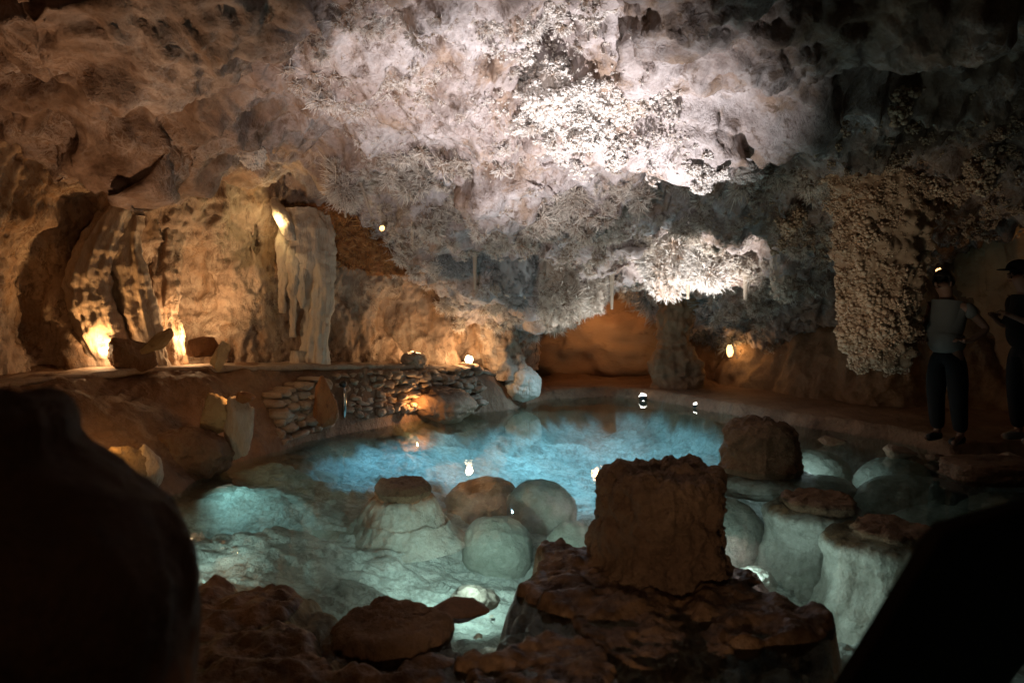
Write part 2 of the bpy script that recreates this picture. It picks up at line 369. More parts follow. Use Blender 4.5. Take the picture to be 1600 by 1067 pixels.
# crystals cover the roof right of the smooth bulges; the smooth left part has softer relief
def circ(P_, lst):
    m = np.zeros(len(P_))
    for px, py, Y, R, a in lst:
        c = W(px, py, Y); d = np.sqrt((P_[:, 0]-c[0])**2+(P_[:, 1]-c[1])**2); m = np.maximum(m, a*(1-sstep(R*.6, R, d)))
    return m
rough = sstep(-1.9, -.4, Pf[:, 0]+.5*noise(Pf*.8, 3))
smoothband = circ(Pf, [(660, 220, 7.3, .8, 1), (860, 220, 7.4, .35, 1), (1150, 235, 7.6, .5, .6), (1220, 160, 6.9, .7, .9), (1180, 80, 5.8, 1.0, 1), (1420, 60, 5.6, 1.3, 1), (560, 230, 7.6, .6, .8)])
disp = .16*fbm(Pf*.9, 3, 1)+.10*ridged(Pf*1.9+3.1*noise(Pf*.7, 9)[:, None]*.2, 3, 20, .5)-.08
d1, d2 = worley(Pf*np.array([3.0, 3.0, 3.0])+.5*np.stack([noise(Pf*2, 31), noise(Pf*2, 32), noise(Pf*2, 33)], 1), 4)
disp += (.035+.05*rough)*(1-d1*d1)*(1-.6*smoothband)
disp += .062*fbm(Pf*5.0, 4, 40, .6)*(.6+.8*rough)*(1-.4*smoothband)
disp += .02*ridged(Pf*11, 2, 60)*(1-.5*smoothband)
q = Pf+.15*np.stack([noise(Pf*2.2, 131), noise(Pf*2.2, 132), noise(Pf*2.2, 133)], 1)
leftw = 1-rough
for f_, a_, sd_, e_ in ((.62, .26, 141, .10), (1.35, .12, 142, .07), (2.6, .06, 143, .05)):
    disp += a_*(sstep(-e_*(1+1.4*leftw), e_*(1+1.4*leftw), noise(q*f_, sd_))-.5)*(.8+.3*leftw)
disp += leftw*(.13*(1-np.abs(noise(q*np.array([1.3, .8, 1.3])+4, 150))*2)**2-.08+.05*ridged(q*3.4, 3, 151, .55)-.03)
Pd = Pf+Nf*disp[:, None]
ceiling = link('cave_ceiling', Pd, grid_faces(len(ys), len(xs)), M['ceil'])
tag(ceiling, kind='structure')
Nd = gnormals(Pd.reshape(P.shape)); Nd[Nd[..., 2] > 0] *= -1; Nd = Nd.reshape(-1, 3)
rock_lvl = Pd

def ceil_at(x, y):
    i = int(round((y-ys[0])/S)); j = int(round((x-xs[0])/S)); return Pd[i*len(xs)+j]

# ---------------------------------------------------------------- pool floor, banks and walkway
SHORE = np.array([(-3.3, .6), (-3.1, 4.5), (-2.8, 6.0), (-2.72, 7.2), (-2.45, 8.2), (-1.46, 9.6), (-.7, 10.3), (-.05, 10.7), (.5, 11.7), (1.5, 12.1), (2.2, 11.5), (2.75, 10.6), (3.5, 9.5), (4.2, 8.6), (4.4, 7.75), (5.3, 7.45), (6.6, 7.3), (6.8, .6)])
LEDGE_PIX = [(-300, 640, 5.2), (-120, 618, 5.8), (0, 600, 6.5), (200, 577, 7.6), (360, 572, 8.4), (520, 570, 9.2), (640, 571, 10.0), (740, 573, 10.7), (800, 590, 11.3), (815, 600, 12.2), (815, 600, 14)]
LEDGE = np.array([W(*p) for p in LEDGE_PIX])
def seg_dist(X, A, B):
    ab = B-A; t = np.clip(((X-A)@ab)/(ab@ab), 0, 1); return np.linalg.norm(X-(A+t[:, None]*ab), axis=1), t
def poly_sd(X, poly):
    d = np.full(len(X), 99.); ins = np.zeros(len(X), bool)
    for i in range(len(poly)):
        A, B = poly[i], poly[(i+1) % len(poly)]
        d = np.minimum(d, seg_dist(X, A, B)[0])
        c = (A[1] > X[:, 1]) != (B[1] > X[:, 1])
        with np.errstate(divide='ignore', invalid='ignore'):
            xi = (B[0]-A[0])*(X[:, 1]-A[1])/(B[1]-A[1])+A[0]
        ins ^= c & (X[:, 0] < xi)
    return np.where(ins, -d, d)
def ledge_info(X):
    d = np.full(len(X), 99.); z = np.zeros(len(X)); side = np.zeros(len(X))
    for A, B in zip(LEDGE[:-1], LEDGE[1:]):
        dd, t = seg_dist(X, A[:2], B[:2]); m = dd < d
        d[m] = dd[m]; z[m] = (A[2]+t*(B[2]-A[2]))[m]
        cr = (B[0]-A[0])*(X[:, 1]-A[1])-(B[1]-A[1])*(X[:, 0]-A[0]); side[m] = cr[m]
    return d, z, side > 0      # True = behind the ledge front (left of the walk towards the back)
S2 = .025
fx = np.arange(-6.2, 7.0, S2); fy = np.arange(.4, 17, S2)
FX, FY = np.meshgrid(fx, fy); X = np.c_[FX.ravel(), FY.ravel()]
Xw = X+.10*np.stack([fbm(np.c_[X*1.3, np.zeros(len(X))], 3, 71), fbm(np.c_[X*1.3, np.zeros(len(X))+5], 3, 72)], 1)
sd = poly_sd(Xw, SHORE)
ld, lz, behind = ledge_info(Xw)
inside = sd < 0
leftish = sstep(1.6, -.6, X[:, 0])*sstep(4, 8, X[:, 1])
slope_w = .28+.2*sstep(2.5, 1, X[:, 0])+1.5*sstep(1.5, -2.6, X[:, 0])
depth = (.40+.24*sstep(-1.2, .4, X[:, 0]))*(1-np.exp(-(-sd)/slope_w*1.6))*np.where(inside, 1, 0)
zin = -depth-.03
tt = np.clip(sd/(sd+ld+1e-6), 0, 1)
zleft = np.where(behind, lz-.03, (lz-.05)*(1-(1-tt)**1.6))
zright = .14*sstep(0, .12, sd)+.30*sstep(.9, 2.6, sd)*sstep(3.8, 3.0, X[:, 0]+0*X[:, 1])+.9*sstep(.4, 1.6, sd)*sstep(9.2, 10.2, X[:, 1])*sstep(2.6, 3.6, X[:, 0])*0
lw = sstep(.9, .2, X[:, 0]-.0*X[:, 1])
zout = lw*zleft+(1-lw)*zright
Z = np.where(inside, zin, zout)
P3 = np.c_[X, np.zeros(len(X))]
Z += np.where(inside, .10*fbm(P3*.9, 3, 80)*sstep(0, .6, -sd), .05*fbm(P3*1.5, 3, 81)*(.2+.8*lw))
# scalloped rimstone on the pool bed
w1, w2 = worley(P3*np.array([4.5, 9, 1])+.8*np.stack([noise(P3*3, 90), noise(P3*3, 91), 0*X[:, 0]], 1), 9)
terr = noise(P3*np.array([.9, 1.6, 1]), 93)
Z += np.where(inside, (.055*(1-w1*w1)+.014*fbm(P3*7, 3, 94)+.22*np.floor(terr*6+.5*noise(P3*4, 95))/6)*sstep(0, .4, -sd), 0)
Z += np.where(inside, 0, (.03*ridged(np.c_[X[:, 0]*4, X[:, 1]*1.8, Z*2], 3, 96)+.02*fbm(P3*9, 3, 97))*(.25+.75*lw*np.where(behind, .3, 1)))
PF = np.c_[X, Z]; nY, nX = FX.shape
faces = grid_faces(nY, nX)
fm = inside.reshape(nY, nX)
sdn = sd+.22*fbm(P3*2.2, 4, 98)
floor = link('cave_floor', PF, faces, M['under'], tint=np.where(X[:, 0] > 1.6, sstep(-.16, -.03, sd+.08*fbm(P3*3, 3, 99)), sstep(-.42, -.18, sdn))); tag(floor, kind='structure')
def floor_at(x, y):
    i = int(np.clip(round((y-fy[0])/S2), 0, nY-1)); j = int(np.clip(round((x-fx[0])/S2), 0, nX-1)); return float(Z[i*nX+j])
wat = link('pool_water', [(-6.2, .4, 0), (6.9, .4, 0), (6.9, 13.5, 0), (-6.2, 13.5, 0)], [(0, 1, 2, 3)], M['water'], smooth=False); wat.name = 'water'
tag(wat, kind='structure')

# ---------------------------------------------------------------- rock walls
def path_pts(pts, step):
    pts = np.array(pts, float); d = np.r_[0, np.cumsum(np.linalg.norm(np.diff(pts, axis=0), axis=1))]
    s = np.arange(0, d[-1], step); out = np.stack([np.interp(s, d, pts[:, i]) for i in range(pts.shape[1])], 1)
    k = int(.35/step); ker = np.ones(k)/k
    for i in range(pts.shape[1]):
        e = np.r_[np.full(k, out[0, i]), out[:, i], np.full(k, out[-1, i])]; out[:, i] = np.convolve(e, ker, 'same')[k:-k]
    return out, s
def wall(name, pts, z0, z1, mat, lean, seed, amp=1.0, step=.022, flute=.05, niches=()):
    path, s = path_pts(pts, step); zz = np.arange(z0, z1, step)
    T = np.gradient(path[:, :2], axis=0); T /= np.linalg.norm(T, axis=1)[:, None]
    Nn = np.c_[T[:, 1], -T[:, 0]]       # towards the pool
    u = (zz-z0)/(z1-z0)
    off = lean(u)
    P = np.zeros((len(zz), len(path), 3))
    P[..., :2] = path[None, :, :2]+Nn[None]*off[:, None, None]; P[..., 2] = zz[:, None]
    for (px, py, Y, ru, rv, dep) in niches:
        c = W(px, py, Y); d2 = ((path[None, :, 0]-c[0])**2+(path[None, :, 1]-c[1])**2)/ru**2+((zz[:, None]-c[2])/rv)**2
        P[..., :2] -= Nn[None]*(dep*np.exp(-d2**1.5))[..., None]
    Nv = gnormals(P); s_ = np.sign((Nv[..., :2]*Nn[None]).sum(-1).mean()); Nv = (Nv*s_).reshape(-1, 3); Pf = P.reshape(-1, 3)
    q = Pf*np.array([1, 1, .45])
    qq = Pf+.25*np.stack([noise(Pf*1.1, seed+1), noise(Pf*1.1, seed+2), noise(Pf*1.1, seed+3)], 1)
    d = .20*fbm(q*1.0, 3, seed)+2.2*flute*ridged(qq*np.array([1.15, 1.15, .3])+9, 2, seed+40)-2.2*flute+flute*ridged(qq*np.array([3.2, 3.2, .5]), 3, seed+5)-flute
    d1, _ = worley(qq*np.array([3.3, 3.3, 2.0]), seed+8)
    d += .07*(1-d1)+.045*fbm(Pf*6, 4, seed+9, .6)+.02*ridged(Pf*np.array([14, 14, 7]), 2, seed+12)
    Pf = Pf+Nv*(d*amp)[:, None]
    o = link(name, Pf, grid_faces(len(zz), len(path)), mat); tag(o, kind='structure'); return o, Pf, Nv
LW = [W(px, 500, Y)[:2] for px, Y in ((-450, 5.6), (-200, 6.4), (0, 7.3), (150, 8.05), (300, 8.75), (450, 9.45), (600, 10.2), (740, 11.0), (820, 11.7), (838, 13), (830, 16))]
lwall, LP, LN = wall('cave_wall_left', LW, .35, 3.9, M['wall'], lambda u: 1.1*np.clip(u-.35, 0, 1)**1.6-.05, 200, 1.0,
    niches=[(80, 480, 7.7, .2, .7, .5), (250, 440, 8.5, .12, .6, .3), (130, 360, 8.0, .3, .3, .25), (300, 480, 8.75, .3, .55, .35), (640, 500, 10.3, .35, .4, .3), (735, 565, 10.9, .16, .3, .5), (70, 470, 7.6, .3, .6, .3), (400, 370, 9.1, .2, .3, .35)])
wall('cave_wall_back', [(-1, 15.6), (1.0, 15.4), (3, 15.6), (5, 14.4), (6.5, 12.5), (6.6, 9)], -.2, 3.2, M['orange'], lambda u: .5*u, 300, .8, step=.045)
# dark slope to the right of the pool and behind the walkway
wall('cave_wall_right', [(2.2, 13.8), (3.2, 12.6), (4.0, 11.2), (4.7, 10.2), (5.8, 9.9), (6.9, 9.4)], -.1, 2.4, M['far'], lambda u: .05-1.0*u, 330, .9, step=.04)

# ---------------------------------------------------------------- stone shapes
def stump(name, c, prof, mat, seed, amp=.03, fr=5, nth=120, oval=1.0, rot=0., flute=0., lean=(0, 0), parent=None, wob=.12, lump=0.):
    """turned stone: profile of (height, radius), rough"""
    prof = np.array(prof, float); L = np.r_[0, np.cumsum(np.linalg.norm(np.diff(prof, axis=0), axis=1))]
    R = prof[:, 1].max(); n = max(24, int(L[-1]/(2*PI*R)*nth)); s = np.linspace(0, L[-1], n)
    z = np.interp(s, L, prof[:, 0]); r = np.interp(s, L, prof[:, 1])
    k = 5; ker = np.ones(k)/k
    zi = np.convolve(np.r_[[z[0]]*2, z, [z[-1]]*2], ker, 'valid'); ri = np.convolve(np.r_[[r[0]]*2, r, [r[-1]]*2], ker, 'valid'); ri[-1] = r[-1]
    th = np.linspace(0, 2*PI, nth, endpoint=False)
    dirs = np.c_[np.cos(th), np.sin(th), 0*th]
    wb = 1+wob*fbm(dirs*1.2+seed, 3, seed)
    P = np.zeros((n, nth, 3)); P[..., 0] = ri[:, None]*np.cos(th)*wb; P[..., 1] = ri[:, None]*np.sin(th)*oval*wb
    h = (zi-zi.min())/(np.ptp(zi)+1e-6)
    P[..., 2] = zi[:, None]; P[..., 0] += lean[0]*h[:, None]; P[..., 1] += lean[1]*h[:, None]
    if rot: P = P@rotm('Z', rot).T
    Nv = gnormals(P, True); o_ = P-np.array([lean[0]*.5, lean[1]*.5, zi.mean()])
    Nv *= np.sign((Nv*o_).sum(-1).mean()); Pf = P.reshape(-1, 3); Nf = Nv.reshape(-1, 3)
    d = amp*fbm(Pf*fr+seed*3.7, 5, seed, .6)
    if lump:
        w, _ = worley(Pf*fr*1.6+seed, seed+3); d += lump*(1-w)
    if flute:
        d += flute*ridged((Pf+.1*noise(Pf*2, seed)[:, None])*np.array([fr*1.3, fr*1.3, .6]), 2, seed+2)
    Pf = Pf+Nf*d[:, None]+np.array(c)
    F = grid_faces(n, nth, True); V = np.r_[Pf, [Pf[-nth:].mean(0)]]
    cap = [[(n-1)*nth+i, (n-1)*nth+(i+1) % nth, len(V)-1] for i in range(nth)]
    me_f = [tuple(f) for f in F]+[tuple(f) for f in cap]
    o = link(name, V, me_f, mat, parent); return recenter(o, c) if parent is None else o
def rel(o, root):
    """parent a world-built mesh to its thing"""
    o.data.transform(Matrix.Translation(-root.location)); o.parent = root; return o
def boulder(name, c, r, mat, seed, amp=.15, fr=2.2, sub=5, rot=0., blocky=0., cut=None):
    V, F = icos(sub); V = V.copy()
    if blocky:
        V = V/(np.abs(V)**(2+blocky*6)).sum(1)[:, None]**(1/(2+blocky*6))
    N_ = V/np.linalg.norm(V, axis=1)[:, None]
    V = V*(1+amp*fbm(V*fr*.5+seed*1.3, 2, seed)[:, None]+amp*.45*fbm(V*fr*2+seed, 4, seed+5, .6)[:, None])
    V = V*np.array(r)
    if rot: V = V@(rotm('Z', rot) if not hasattr(rot, '__len__') else np.array(Matrix.Rotation(rot[2], 3, 'Z')@Matrix.Rotation(rot[1], 3, 'Y')@Matrix.Rotation(rot[0], 3, 'X'))).T
    o = link(name, V+np.array(c), F, mat); return recenter(o, (c[0], c[1], c[2]-r[2]))

def shard(name, c, r, mat, seed, npts=16, rot=(0, 0, 0), rough=.05):
    """broken angular rock: hull of random points, subdivided and chipped"""
    import bmesh
    rs = np.random.RandomState(seed); bm = bmesh.new()
    for k in range(npts):
        d = rs.normal(size=3); d /= np.abs(d).max()**.6*np.linalg.norm(d)**.4; bm.verts.new(tuple(d*rs.uniform(.8, 1.05)))
    bmesh.ops.convex_hull(bm, input=bm.verts); bmesh.ops.delete(bm, geom=[v for v in bm.verts if not v.link_faces], context='VERTS')
    bmesh.ops.bevel(bm, geom=list(bm.edges), offset=.06, segments=1, affect='EDGES')
    bmesh.ops.triangulate(bm, faces=bm.faces)
    for _ in range(3): bmesh.ops.subdivide_edges(bm, edges=[e for e in bm.edges if e.calc_length() > .12], cuts=1, use_grid_fill=True); bmesh.ops.triangulate(bm, faces=bm.faces)
    for _ in range(2): bmesh.ops.smooth_vert(bm, verts=bm.verts, factor=.35, use_axis_x=True, use_axis_y=True, use_axis_z=True)
    bm.normal_update()
    V = np.array([v.co[:] for v in bm.verts]); N_ = np.array([v.normal[:] for v in bm.verts]); F = np.array([[v.index for v in f.verts] for f in bm.faces]); bm.free()
    V = V+N_*(rough*fbm(V*3+seed, 4, seed, .6)+rough*.8*ridged(V*5+seed, 2, seed+3)*.5)[:, None]
    V = V*np.array(r)@np.array(Matrix.Rotation(rot[2], 3, 'Z')@Matrix.Rotation(rot[1], 3, 'Y')@Matrix.Rotation(rot[0], 3, 'X')).T
    o = link(name, V+np.array(c), F, mat); return recenter(o, (c[0], c[1], c[2]-r[2]))

# the big stump and its shelf
c0 = np.array([.88, 4.66, 0])
big = stump('stalagmite_stump', (c0[0], c0[1], -.04), [(0, .45), (.05, .42), (.12, .395), (.22, .38), (.34, .372), (.48, .362), (.575, .35), (.61, .32), (.625, .24), (.625, .1), (.62, .0)], M['brown'], 5, .055, 5.5, 320, flute=.006, lump=.035, wob=.10, lean=(.02, 0))
tag(big, 'tall thick brown crusty stump rising from the shallow shelf in the front of the pool', 'stalagmite')
def capped(c, rc, hc, rb, zb, seed, label, cat='stalagmite', capmat='brown', bodymat='mushroom', over=.0, oval=1., group=None, nth=150, lean=(0, 0), capprof=None, dome=False, off=0.):
    root = empty('capped_stalagmite', (c[0], c[1], zb))
    if dome: tp = [(-zb-.34, rb*.97), (-zb-.20, rb*.86), (-zb-.12, rb*.76), (-zb-.07, rb*.66), (-zb-.05, rb*.5), (-zb-.045, 0)]
    else: tp = [(-zb*.72, rb*.90), (-zb-.17, rb*1.0), (-zb-.10, rb*.99), (-zb-.06, rb*.88), (-zb-.05, rb*.6), (-zb-.045, 0)]
    b = stump('body', (c[0], c[1], zb), [(0, rb*1.4), (.08, rb*1.2), (-zb*.35, rb*1.03), (-zb*.5, rb*.95)]+tp, M[bodymat], seed, .035, 3.0, nth, oval, lump=.022, lean=lean)
    rel(b, root); b.location = (0, 0, 0); b.data.transform(Matrix.Translation((c[0], c[1], zb)))
    kx = c[0]+lean[0]+off
    k = stump('cap', (kx, c[1]+lean[1], -.075), capprof or [(0, rc*.8), (.02, rc*.97), (.06, rc*1.0), (.075+hc*.6, rc*.93), (.075+hc, rc*.84), (.075+hc, 0)], M[capmat], seed+50, .022, 8, nth, oval, lump=.018)
    rel(k, root); k.location = (0, 0, 0); k.data.transform(Matrix.Translation((kx, c[1]+lean[1], -.075)))
    tag(root, label, cat, group); return root
G1 = 'capped stalagmites standing in the pool'
capped((-.92, 6.5), .235, .055, .38, -.45, 8, 'white stalagmite with a small flat brown cap above the water, left of the domes', group=G1, dome=True)
capped((2.40, 6.2), .29, .012, .37, -.68, 9, 'underwater white stalagmite with a brown cap, between the big stump and the dark panel', group=G1, off=.07)
capped((2.62, 5.45), .27, .012, .40, -.68, 10, 'underwater white stalagmite with a brown cap, partly behind the dark panel', group=G1, off=.08)
# the shelf around the big stump: lobes of one submerged mass
def lobes(name, cs, zb, mat, capmat, seed, label, cat):
    root = empty(name, (cs[0][0], cs[0][1], zb))
    # heightfield over a star of lobes, as a grid
    xs_ = np.arange(min(c[0]-c[2] for c in cs)-.4, max(c[0]+c[2] for c in cs)+.4, .014); ys_ = np.arange(min(c[1]-c[2] for c in cs)-.4, max(c[1]+c[2] for c in cs)+.4, .014)
    gx, gy = np.meshgrid(xs_, ys_); q = np.c_[gx.ravel(), gy.ravel(), 0*gx.ravel()]
    qw = q+.17*np.stack([fbm(q*2.2, 4, seed), fbm(q*2.2, 4, seed+1), 0*q[:, 0]], 1)
    top = np.full(len(q), -9.)
    for cx, cy, r, zt, cr in cs:
        d = np.hypot(qw[:, 0]-cx, qw[:, 1]-cy)/r
        h = np.where(d < cr, zt, zt-(zt-zb)*sstep(cr, 1.6, d)**.8); h = np.where(d > 1.6, zb, h)
        top = np.maximum(top, h)
    top += .045*fbm(q*4, 5, seed+3, .6)+.02*(1-worley(q*8, seed)[0])+.03*ridged(q*3, 2, seed+5)-.03
    V = np.c_[q[:, :2], top]; F = grid_faces(len(ys_), len(xs_))
    keep = (top[F] > zb+.04).any(1); F = F[keep]
    used = np.unique(F); mp = -np.ones(len(V), int); mp[used] = np.arange(len(used)); 
    o = link('body', V[used], mp[F], M[mat]); rel(o, root)
    tag(root, label, cat); return root
lobes('rock_shelf', [(.88, 4.5, .56, .01, .9), (1.25, 4.02, .33, .03, .93), (.36, 4.66, .26, .05, .9), (.42, 4.25, .40, .03, .85), (.30, 3.75, .33, -.05, .85), (.12, 3.35, .35, .02, .8), (.72, 3.8, .45, .0, .85), (.75, 3.3, .45, -.03, .8), (1.12, 3.4, .33, -.10, .8), (1.40, 3.62, .26, -.20, .6), (1.5, 4.1, .24, -.28, .6), (.02, 4.3, .18, -.34, .6), (.0, 3.8, .25, -.2, .7)], -.66, 'shelf', 'brown', 21, 'broad brown submerged shelf with white sides under the big stump', 'rock shelf')
lobes('sunken_rock', [(-1.55, 4.0, .45, .03, .7), (-1.12, 4.0, .30, -.06, .5), (-1.3, 3.55, .5, .02, .7), (-2.0, 3.8, .5, .03, .7), (-.75, 3.25, .4, .0, .7), (-.35, 3.4, .3, -.03, .8)], -.5, 'fore', 'brown', 22, 'wide brown sunken rock with a pale rounded corner beside the dark foreground boulder', 'rock')
fs = capped((-.60, 3.80), .29, .06, .34, -.5, 12, 'low round dark brown stump with a flat top at the bottom edge of the pool', bodymat='fore', group=G1)
pl = shard('flat_rock', (-.27, 4.06, .0), (.18, .13, .05), M['bank'], 31, 18); tag(pl, 'small flat brown plate of rock beside the bright underwater lamp', 'rock')
# second stump
st2 = stump('stalagmite_stump', (2.38, 7.38, -.06), [(0, .36), (.06, .34), (.2, .325), (.32, .31), (.41, .285), (.455, .24), (.465, .12), (.46, 0)], M['brown'], 6, .04, 6, 200, flute=.01, lump=.03)
tag(st2, 'squat brown stump further back in the pool, lit white along its top edge', 'stalagmite')
g = boulder('base_ring', (2.38, 7.38, -.16), (.56, .5, .13), M['mushroom'], 77, .1); tag(g, 'wide submerged ledge ringing the foot of the squat stump further back', 'rock')
tag(boulder('clay_mound', W(960, 552, 14.0), (1.5, .8, 1.2), M['orange'], 333, .26, 1.7), 'rounded orange clay mound glowing inside the far opening', 'mound')
g = boulder('white_stone', (-.24, 4.82, -.26), (.15, .09, .09), M['mushroom'], 78, .2); tag(g, 'bright white stone under water beside the small flat brown plate', 'stone')
g = boulder('white_stone', (1.67, 5.33, -.36), (.16, .13, .12), M['mushroom'], 79, .15); tag(g, 'bright white stone under water at the right foot of the big stump', 'stone')
# underwater domes
DOMES = [((-.13, 6.45, -.52), (.31, .31, .30), 'pale green rounded dome under the water, in front of the shadowed dome'),
         ((.27, 7.35, -.45), (.34, .33, .30), 'underwater dome crossed by a dark shadow, beside the big stump'),
         ((.50, 6.35, -.52), (.24, .24, .30), 'small greenish underwater dome touching the left side of the big stump'),
         ((-.28, 7.6, -.50), (.42, .35, .33), 'brownish underwater dome between the flat brown cap and the shadowed dome'),
         ((-1.75, 6.5, -.50), (.8, .4, .22), 'long low white mound under the water near the left bank'),
         ((-2.1, 8.0, -.55), (.5, .4, .35), 'underwater mound close to the lamp lit left bank'),
         ((1.75, 6.7, -.55), (.45, .35, .42), 'dim underwater dome between the big stump and the squat stump'),
         ((2.95, 7.3, -.38), (.40, .3, .30), 'dim round underwater dome just right of the squat stump'),
         ((3.7, 7.1, -.36), (.55, .36, .32), 'wide grey underwater dome near the right bank'),
         ((3.55, 6.35, -.42), (.5, .32, .32), 'grey underwater dome above the far corner of the dark panel'),
         ((3.0, 6.1, -.5), (.3, .25, .28), 'little underwater dome behind the two brown capped stalagmites'),
         ((4.3, 6.6, -.35), (.5, .35, .3), 'underwater dome at the right border of the pool'),
         ((3.25, 8.35, -.30), (.42, .34, .24), 'flat pale pad under the water behind the squat stump'),
         ((3.95, 7.95, -.30), (.40, .30, .24), 'flat pale pad under the water in front of the bank where the people stand'),
         ((2.9, 9.2, -.34), (.4, .34, .26), 'farthest flat pad under the water on the right side')]
for i, (c, r, lb) in enumerate(DOMES):
    o = boulder('underwater_dome', c, r, M['dome' if i != 3 else 'fore'], 100+i, .08, 2.2); tag(o, lb, 'underwater dome', 'rounded domes under the water')
o = boulder('flat_rock', (4.35, 6.95, .05), (.42, .28, .11), M['bank'], 41, .12, blocky=.25); tag(o, 'flat topped brown rock at the right edge of the water', 'rock')
for i, (x, y, r, lb) in enumerate([(3.9, 7.75, .13, 'small pale stone on the right bank before the white shirted person'), (4.95, 7.35, .2, 'pale stone at the feet of the person in the cap'), (3.45, 8.3, .12, 'small brown stone on the right bank beyond the squat stump'), (4.2, 7.55, .1, 'smallest stone of the right bank')]):
    o = shard('bank_stone', (x, y, .05), (r*1.3, r, r*.55), M['bank' if i in (2, 3) else 'masonry'], 140+i); tag(o, lb, 'stone', 'stones along the right bank')

# dark foreground boulder with folds
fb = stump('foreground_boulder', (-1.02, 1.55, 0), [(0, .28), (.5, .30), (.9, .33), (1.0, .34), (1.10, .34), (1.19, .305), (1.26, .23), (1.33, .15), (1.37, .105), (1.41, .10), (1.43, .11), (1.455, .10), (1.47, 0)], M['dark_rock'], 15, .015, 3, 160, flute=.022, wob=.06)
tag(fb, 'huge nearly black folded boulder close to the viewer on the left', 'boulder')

# dark panel, bottom right
A = W(1470, 830, 1.5); B = W(1625, 785, 1.7); Cc = W(1325, 1077, 1.7)
u_ = (B-A)/np.linalg.norm(B-A); v_ = (Cc-A)-((Cc-A)@u_)*u_; v_ /= np.linalg.norm(v_); n_ = np.cross(v_, u_)
if n_[1] > 0: n_ = -n_
def slab_mesh(name, o_, u0, u1, v0, v1, t0, t1, mat, root, bev=.004):
    import bmesh
    bm = bmesh.new(); vs = []
    for (a, b, c) in ((u0, v0, t0), (u1, v0, t0), (u1, v1, t0), (u0, v1, t0), (u0, v0, t1), (u1, v0, t1), (u1, v1, t1), (u0, v1, t1)):
        vs.append(bm.verts.new(tuple(o_+u_*a+v_*b+n_*c-np.array(root.location))))
    for f in ((0, 1, 2, 3), (4, 7, 6, 5), (0, 4, 5, 1), (1, 5, 6, 2), (2, 6, 7, 3), (3, 7, 4, 0)): bm.faces.new([vs[i] for i in f])
    bmesh.ops.recalc_face_normals(bm, faces=bm.faces)
    bmesh.ops.bevel(bm, geom=list(bm.edges), offset=bev, segments=2, affect='EDGES')
    me = bpy.data.meshes.new(name); bm.to_mesh(me); bm.free(); me.materials.append(mat)
    o = bpy.data.objects.new(name, me); col.objects.link(o); o.parent = root; return o
pr = empty('panel', A+v_*.9+u_*.5)
slab_mesh('board', A, .012, 1.1, .012, .95, -.02, .0, M['panel'], pr)
slab_mesh('rim', A, 0, 1.112, -.001, .0115, -.024, .006, M['panel_rim'], pr); slab_mesh('rim', A, -.001, .0115, .0125, .96, -.024, .006, M['panel_rim'], pr)
slab_mesh('post', A, .4, .46, .96, 1.75, -.02, .02, M['panel_rim'], pr)
tag(pr, 'dark flat panel with a thin raised rim leaning out over the pool', 'panel')

# ---------------------------------------------------------------- ledge, dry stone wall and the cut stones on the left bank
lp, ls = path_pts(LEDGE[1:9], .03); T = np.gradient(lp[:, :2], axis=0); T /= np.linalg.norm(T, axis=1)[:, None]; Nn = np.c_[T[:, 1], -T[:, 0]]
prof = [(-.5, .0), (.0, .012), (.05, .01), (.065, -.01), (.06, -.045), (.02, -.06), (-.5, -.07)]
P = np.zeros((len(prof), len(lp), 3))
for i, (a, b) in enumerate(prof):
    P[i, :, :2] = lp[:, :2]+Nn*a; P[i, :, 2] = lp[:, 2]+b
nz = fbm(P.reshape(-1, 3)*4, 3, 7); P = P.reshape(-1, 3); P[:, 2] += .015*nz; P[:, :2] += .03*np.stack([fbm(P*5, 3, 8), fbm(P*5, 3, 9)], 1)
o = link('stone_ledge', P, grid_faces(len(prof), len(lp)), M['masonry']); recenter(o, (lp[0, 0], lp[0, 1], lp[0, 2])); tag(o, 'long thin stone coping running along the foot of the left wall', 'ledge')
def stones(name, a, b, rows, h0, label, seed, size=.15):
    rs = np.random.RandomState(seed); VV = []; FF = []; n = 0; V0, F0 = icos(3)
    A_, B_ = np.array(a), np.array(b); L = np.linalg.norm((B_-A_)[:2]); t2 = (B_-A_)/np.linalg.norm(B_-A_); nn = np.array([t2[1], -t2[0], 0])
    z = 0; lev = 0
    while lev < rows:
        h = size*rs.uniform(.5, 1.0); x = -rs.uniform(0, .1)
        while x < L:
            w = size*rs.uniform(.6, 2.0); V = V0.copy(); V = V/(np.abs(V)**2.5).sum(1)[:, None]**(1/2.5)
            V = V*(1+.25*fbm(V*1.2+rs.uniform(0, 90), 3, seed)[:, None])
            V = np.stack([V[:, 0]*w*.56, V[:, 1]*.16, V[:, 2]*h*rs.uniform(.45, .72)], 1)@rotm('Y', rs.uniform(-.3, .3)).T
            base = A_+t2*(x+w/2)+np.array([0, 0, z+h/2+rs.uniform(-.02, .02)+.03*math.sin(x*3+lev)])+nn*rs.uniform(-.05, .04)-nn*z*.25
            VV.append(base+V[:, 0:1]*t2+V[:, 1:2]*nn+V[:, 2:3]*np.array([0, 0, 1])); FF.append(F0+n); n += len(V0); x += w
        z += h*.93; lev += 1
    o = link(name, np.concatenate(VV), np.concatenate(FF), M['masonry']); recenter(o, a); tag(o, label, 'wall'); return o
stones('dry_stone_wall', W(535, 655, 9.35)*[1, 1, 0]+[.02, -.20, .12], W(745, 640, 10.65)*[1, 1, 0]+[.02, -.12, .10], 8, 0, 'dry stone wall of small rounded stones below the ledge, between the amber slab and the pale bulb', 4, .095)
